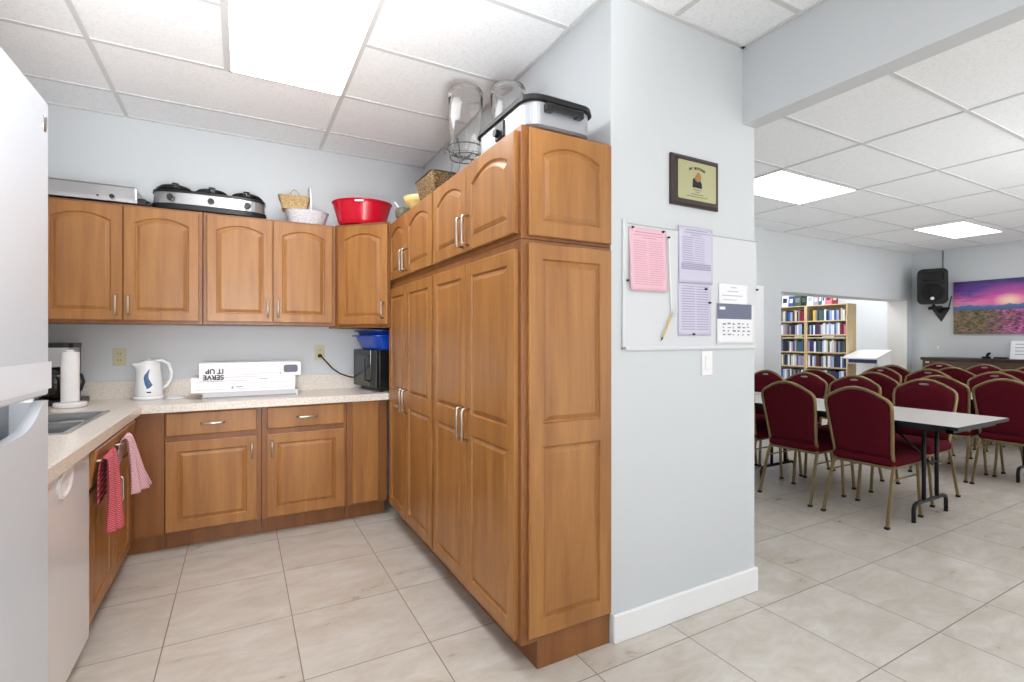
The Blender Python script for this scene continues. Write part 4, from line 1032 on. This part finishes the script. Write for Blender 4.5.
# picture: heather meadow under a purple sunset
def picture_mat():
    m = bpy.data.materials.new('sunset_print'); m.use_nodes = True
    nt = m.node_tree; N = nt.nodes; L = nt.links; b = N['Principled BSDF']; b.inputs['Roughness'].default_value = .45
    tc = N.new('ShaderNodeTexCoord'); sp_ = N.new('ShaderNodeSeparateXYZ'); L.new(tc.outputs['Object'], sp_.inputs[0])
    X, Z = sp_.outputs['X'], sp_.outputs['Z']
    def math_(op, a, b2=None, c=None):
        n = N.new('ShaderNodeMath'); n.operation = op
        for i, v in enumerate((a, b2, c)):
            if v is None: continue
            if isinstance(v, (int, float)): n.inputs[i].default_value = v
            else: L.new(v, n.inputs[i])
        return n.outputs[0]
    def ramp(f, els):
        r_ = N.new('ShaderNodeValToRGB'); e = r_.color_ramp.elements
        e[0].position, e[0].color = els[0]; e[1].position, e[1].color = els[-1]
        for p, c in els[1:-1]: q = e.new(p); q.color = c
        L.new(f, r_.inputs[0]); return r_.outputs[0]
    def noise(sx, sz, sc, det=4):
        mp = N.new('ShaderNodeMapping'); mp.inputs['Scale'].default_value = (sx, 1, sz); L.new(tc.outputs['Object'], mp.inputs[0])
        n = N.new('ShaderNodeTexNoise'); n.inputs['Scale'].default_value = sc; n.inputs['Detail'].default_value = det; L.new(mp.outputs[0], n.inputs['Vector']); return n.outputs['Fac']
    def mix(f, a, c):
        n = N.new('ShaderNodeMix'); n.data_type = 'RGBA'
        if isinstance(f, (int, float)): n.inputs[0].default_value = f
        else: L.new(f, n.inputs[0])
        for i, v in ((6, a), (7, c)):
            if isinstance(v, tuple): n.inputs[i].default_value = v
            else: L.new(v, n.inputs[i])
        return n.outputs[2]
    v = math_('ADD', math_('DIVIDE', Z, .85), .5)
    nsky = noise(1, 6, 4, 6)
    vs = math_('ADD', v, math_('MULTIPLY', math_('SUBTRACT', nsky, .5), .38))
    sky = ramp(vs, [(.50, rgb(96, 132, 190)), (.58, rgb(226, 140, 178)), (.66, rgb(200, 96, 164)), (.76, rgb(104, 70, 150)), (.88, rgb(92, 56, 140)), (1.0, rgb(66, 50, 110))])
    # warm glow round the sun
    dx = math_('MULTIPLY', math_('SUBTRACT', X, 0.0), 1.0); dz = math_('MULTIPLY', math_('SUBTRACT', Z, .09), 1.7)
    d = math_('SQRT', math_('ADD', math_('MULTIPLY', dx, dx), math_('MULTIPLY', dz, dz)))
    sky = mix(ramp(d, [(0, (1, 1, 1, 1)), (.5, (0, 0, 0, 1))]), sky, rgb(236, 92, 170))
    sky = mix(ramp(d, [(0, (1, 1, 1, 1)), (.07, (.75, .75, .75, 1)), (.2, (0, 0, 0, 1))]), sky, rgb(255, 226, 190))
    hill = math_('MULTIPLY_ADD', noise(1, .01, 5, 3), .16, -.065)
    ismount = math_('LESS_THAN', Z, math_('ADD', hill, .012))
    col = mix(ismount, sky, ramp(v, [(.38, rgb(52, 74, 112)), (.54, rgb(84, 116, 172))]))
    nm = noise(1, 2.0, 24, 6)
    green = ramp(nm, [(.32, rgb(50, 60, 44)), (.5, rgb(110, 104, 66)), (.66, rgb(156, 112, 108))])
    pink = ramp(nm, [(.34, rgb(86, 52, 72)), (.5, rgb(164, 72, 132)), (.66, rgb(214, 128, 186))])
    pk = math_('MULTIPLY_ADD', noise(1, 2, 7), 1.1, math_('MULTIPLY_ADD', X, 1.5, -.02))
    mead = mix(ramp(pk, [(.1, (0, 0, 0, 1)), (.75, (1, 1, 1, 1))]), green, pink)
    col = mix(math_('LESS_THAN', v, math_('MULTIPLY_ADD', noise(1, .01, 4), .06, .42)), col, mead)
    L.new(col, b.inputs['Base Color'])
    return m
pic = thing('landscape_picture', 'wide canvas print of a purple sunset over a heather meadow', 'picture', (XR - .02, 3.03, 1.815), -PI / 2)
bm = new(); box(bm, -.68, .68, -.018, .018, -.425, .425); obj('canvas', bm, picture_mat(), pic, bevel=.002)
# sideboard
sbd = thing('sideboard', 'long dark brown sideboard against the end wall', 'sideboard', (9.90, 3.975, 0), -PI / 2)
bm = new(); box(bm, 0, 2.6, .01, .43, .08, .965); box(bm, .03, 2.57, .04, .41, 0, .08); obj('body', bm, WALNUT, sbd, bevel=.003)
part_box('top', mat('sideboard_top', rgb(58, 44, 38), .3, var=.1), sbd, -.02, 2.62, -.01, .44, .965, 1.01, .004)
for k in range(3):
    part_box('door', WALNUT, sbd, .02 + .865 * k, .02 + .865 * k + .85, -.008, .01, .10, .95, .003)
part_box('white_sticker', PAPER, sbd, .05, .10, -.012, -.008, .92, .94, 0)
# items on the sideboard
bm = new(); loft(bm, [[(x, y, z) for x, y in rrect(-.05, .05, -.03, .03, .02)] for z in (0, .02, .03)]); tube(bm, [(-.01, 0, .03), (-.02, 0, .07), (-.05, 0, .085)], [.02, .02, .015], 8)
o = obj('tape_dispenser', bm, BLACK, smooth=True); o.location = (10.0, 3.20, 1.0105); o.rotation_euler = (0, 0, PI / 2); tag(o, 'small black desk gadget standing on the sideboard', 'gadget')
bm = new(); loft(bm, [[(x, y, z) for x, y in rrect(-.08, .08, -.04, .04, .02)] for z in (0, .02, .026)])
o = obj('remote_pad', bm, BLACK); o.location = (10.0, 3.03, 1.0105); o.rotation_euler = (0, 0, PI / 2); tag(o, 'low black pad lying on the sideboard', 'gadget')
psn = thing('paper_stand', 'white printed sheet standing at the right on the sideboard', 'paper', (10.08, 2.76, 1.0105), -PI / 2)
bm = new(); loft(bm, [[(-.20, 0, 0), (.20, 0, 0), (.20, .07, .27), (-.20, .07, .27)], [(-.20, .004, 0), (.20, .004, 0), (.20, .074, .27), (-.20, .074, .27)]]); obj('sheet', bm, PAPER, psn)
bm = new()
for z in (.22, .17, .12, .07): box(bm, -.15, .14, z * .26 - .004, z * .26 - .001, z - .004, z + .004)
obj('print', bm, INKG, psn)
bm = new(); box(bm, XR - .008, XR, 4.0 - .03, 4.0 + .03, 1.2, 1.3)
wo = thing('wall_outlet', 'white plate low on the end wall left of the picture', 'outlet', (XR, 3.93, 1.17), -PI / 2); bm.free()
part_box('cover_plate', WHITE, wo, -.014, .014, -.006, 0, -.025, .025, .002)

# ------------------------------------------------------------ library: bookcases, books, desk
XB = 9.05; BD = .28
SH = [.03, .295, .555, .815, 1.077, 1.338, 1.388 + .002, 1.638]
def bookcase(label, y0, y1):
    t = thing('bookcase', label, 'bookcase', (XB, y1, 0), -PI / 2, group=None); w = y1 - y0
    for x in (0, w - .022): part_box('side_panel', BIRCH, t, x, x + .022, 0, BD, 0, 1.90, .001)
    part_box('back_panel', BIRCH, t, .022, w - .022, BD - .006, BD, .0, 1.90, 0)
    for z in SH: part_box('shelf', BIRCH, t, .022, w - .022, .004, BD - .006, z - .02, z, .001)
    part_box('top', BIRCH, t, 0, w, 0, BD, 1.90, 1.918, .001)
    return t
YR0, YR1 = 4.69, 5.40
YL0, YL1 = 5.405, 6.12
bookcase('pale wood bookcase, right one of the two', YR0, YR1)
bookcase('pale wood bookcase, left one by the opening edge', YL0, YL1)
PAL = {'navy': (34, 44, 84), 'black': (28, 28, 34), 'white': (222, 224, 230), 'pale blue': (150, 172, 206), 'dark red': (128, 30, 44), 'blue': (52, 84, 148), 'grey': (120, 124, 134),
       'cream': (206, 198, 176), 'brown': (88, 62, 48), 'teal': (54, 92, 104), 'green': (66, 88, 70), 'yellow': (214, 190, 60), 'lilac': (156, 144, 176), 'maroon': (92, 30, 46), 'pink': (206, 122, 136)}
COLS = ['navy', 'black', 'white', 'pale blue', 'blue', 'grey', 'cream', 'teal', 'white', 'black', 'lilac', 'brown', 'white', 'navy', 'green', 'maroon']
BM = {k: mat('cover_' + k.replace(' ', '_'), rgb(*v), .5, var=.1, scale=25) for k, v in PAL.items()}
PAGES = mat('book_pages', rgb(226, 220, 204), .9, var=.05, scale=80)
ORD = ['first', 'second', 'third', 'fourth', 'fifth', 'sixth', 'seventh', 'eighth', 'ninth', 'tenth', 'eleventh', 'twelfth', 'thirteenth', 'fourteenth', 'fifteenth', 'sixteenth', 'seventeenth', 'eighteenth', 'nineteenth', 'twentieth', 'twenty-first', 'twenty-second', 'twenty-third', 'twenty-fourth', 'twenty-fifth', 'twenty-sixth', 'twenty-seventh', 'twenty-eighth']
def book(y, w, h, d, z, col, label, group, tilt=0, x0=None):
    """spine faces -X; y is the left edge (larger y)"""
    bm = new()
    x = XB + .03 if x0 is None else x0
    c = .002
    box(bm, 0, d, -w, -w + c, 0, h); box(bm, 0, d, -c, 0, 0, h); box(bm, 0, c, -w + c, -c, 0, h); 
    o = obj('book', bm, BM[col]); o.location = (x, y, z); o.rotation_euler = (tilt, 0, 0); tag(o, label, 'book', group)
    bm = new(); box(bm, c, d - .003, -w + c, -c, .003, h - .003); obj('page_block', bm, PAGES, o)
    return o
rnd = random.Random(11)
levels = [(1.638, 'top shelf', .205), (1.390, 'second shelf', .205), (1.077, 'third shelf', .225), (.815, 'fourth shelf', .215), (.555, 'fifth shelf', .21)]
for (y0, y1, unit, cnt_lim) in ((YR0, YR1, 'right', 40), (YL0, YL1, 'left', 40)):
    for (z, ln_, hmax) in levels:
        y = y1 - .026; i = 0
        stop = y0 + .03
        while True:
            w = rnd.uniform(.024, .043)
            if unit == 'left' and y > 5.98: y = 5.98
            if y - w < stop or i >= 27: break
            col = rnd.choice(COLS)
            if ln_ == 'top shelf' and unit == 'right' and i == 3: col = 'yellow'
            if ln_ == 'top shelf' and unit == 'left' and y - w < 5.51: col = 'dark red'
            if ln_ == 'second shelf' and unit == 'right' and y - w < 4.85: col = rnd.choice(['dark red', 'maroon', 'pink'])
            if unit == 'right' and ln_ in ('top shelf', 'second shelf') and .35 > y - y0 > .15: col = rnd.choice(['white', 'pale blue', 'blue', 'white'])
            h = hmax * rnd.uniform(.82, 1.0)
            place = (ORD[i] + ' from the ' + ('left' if unit == 'right' else 'visible left')) if i < len(ORD) else 'at the right end'
            book(y, w, h, rnd.uniform(.14, .19), z, col, f'{col} book, {place} on the {ln_} of the {unit} bookcase', f'books on the {ln_} of the {unit} bookcase')
            y -= w + .0012; i += 1
# books lying in the shallow slot
for i, (y, w, col) in enumerate([(5.84, .2, 'brown'), (5.62, .15, 'cream'), (5.33, .17, 'black'), (5.12, .2, 'white'), (4.90, .16, 'grey')]):
    bm = new(); box(bm, 0, .17, -w, 0, 0, .032 - .004 * (i % 2)); o = obj('flat_book', bm, BM[col], bevel=.002); o.location = (XB + .02, y, 1.338 + .0)
    tag(o, f'{col} book lying flat in the shallow slot, {ORD[i]} from the left', 'book', 'books lying flat in the shallow slots')
# display row on top of the bookcases, covers towards the hall
y = 5.99
for i, (w, h, col) in enumerate([(.10, .16, 'green'), (.13, .21, 'white'), (.10, .19, 'blue'), (.13, .2, 'green'), (.10, .19, 'black'), (.11, .2, 'white'), (.09, .18, 'lilac'), (.05, .2, 'teal'), (.05, .2, 'white'), (.11, .21, 'pink'), (.09, .2, 'dark red')]):
    bm = new(); box(bm, 0, .025, -w, 0, 0, h); o = obj('displayed_book', bm, BM[col], bevel=.0015); o.location = (XB + .03, y, 1.9185); o.rotation_euler = (0, .1, 0); y -= w + .006
    tag(o, f'{col} book standing face out on the bookcase tops, {ORD[i]} from the left', 'book', 'books displayed on the bookcase tops')
    bm = new(); box(bm, -.001, 0, -w * .8, -w * .2, h * .35, h * .75); obj('cover_picture', bm, BM[['cream', 'navy', 'white', 'grey', 'green', 'pale blue', 'cream', 'white', 'blue', 'dark red', 'cream'][i]], o)
# white display desk
dk = thing('display_desk', 'white sloping-top display desk beside the right bookcase', 'desk', (8.93, 4.415, 0), -PI / 2)
bm = new(); loft(bm, [[(-.26, -.06, .985), (.255, -.06, .985), (.255, .40, 1.11), (-.26, .40, 1.11)], [(-.26, -.06, 1.003), (.255, -.06, 1.003), (.255, .40, 1.128), (-.26, .40, 1.128)]]); obj('sloping_top', bm, PLASTIC_W, dk)
bm = new(); loft(bm, [[(x, y, z) for y, z in ((0, .90), (.38, .90), (.38, 1.10), (0, .995))] for x in (-.21, .245)]); obj('case', bm, WHITE, dk)
part_box('blue_band', NAVY, dk, -.195, .23, -.006, 0, .915, .975, 0)
part_box('pedestal', WHITE, dk, -.02, .13, .12, .30, .03, .90, .002)
part_box('foot', WHITE, dk, -.18, .22, .02, .36, 0, .03, .004)
outlet('white switch plate on the library wall', 11.2, 5.07, 1.31, PLASTIC_W, .075, .12, (0, 0, -PI / 2), True)
outlet('white outlet plate on the library wall left of the switch', 11.2, 5.25, 1.33, PLASTIC_W, .075, .08, (0, 0, -PI / 2), True)
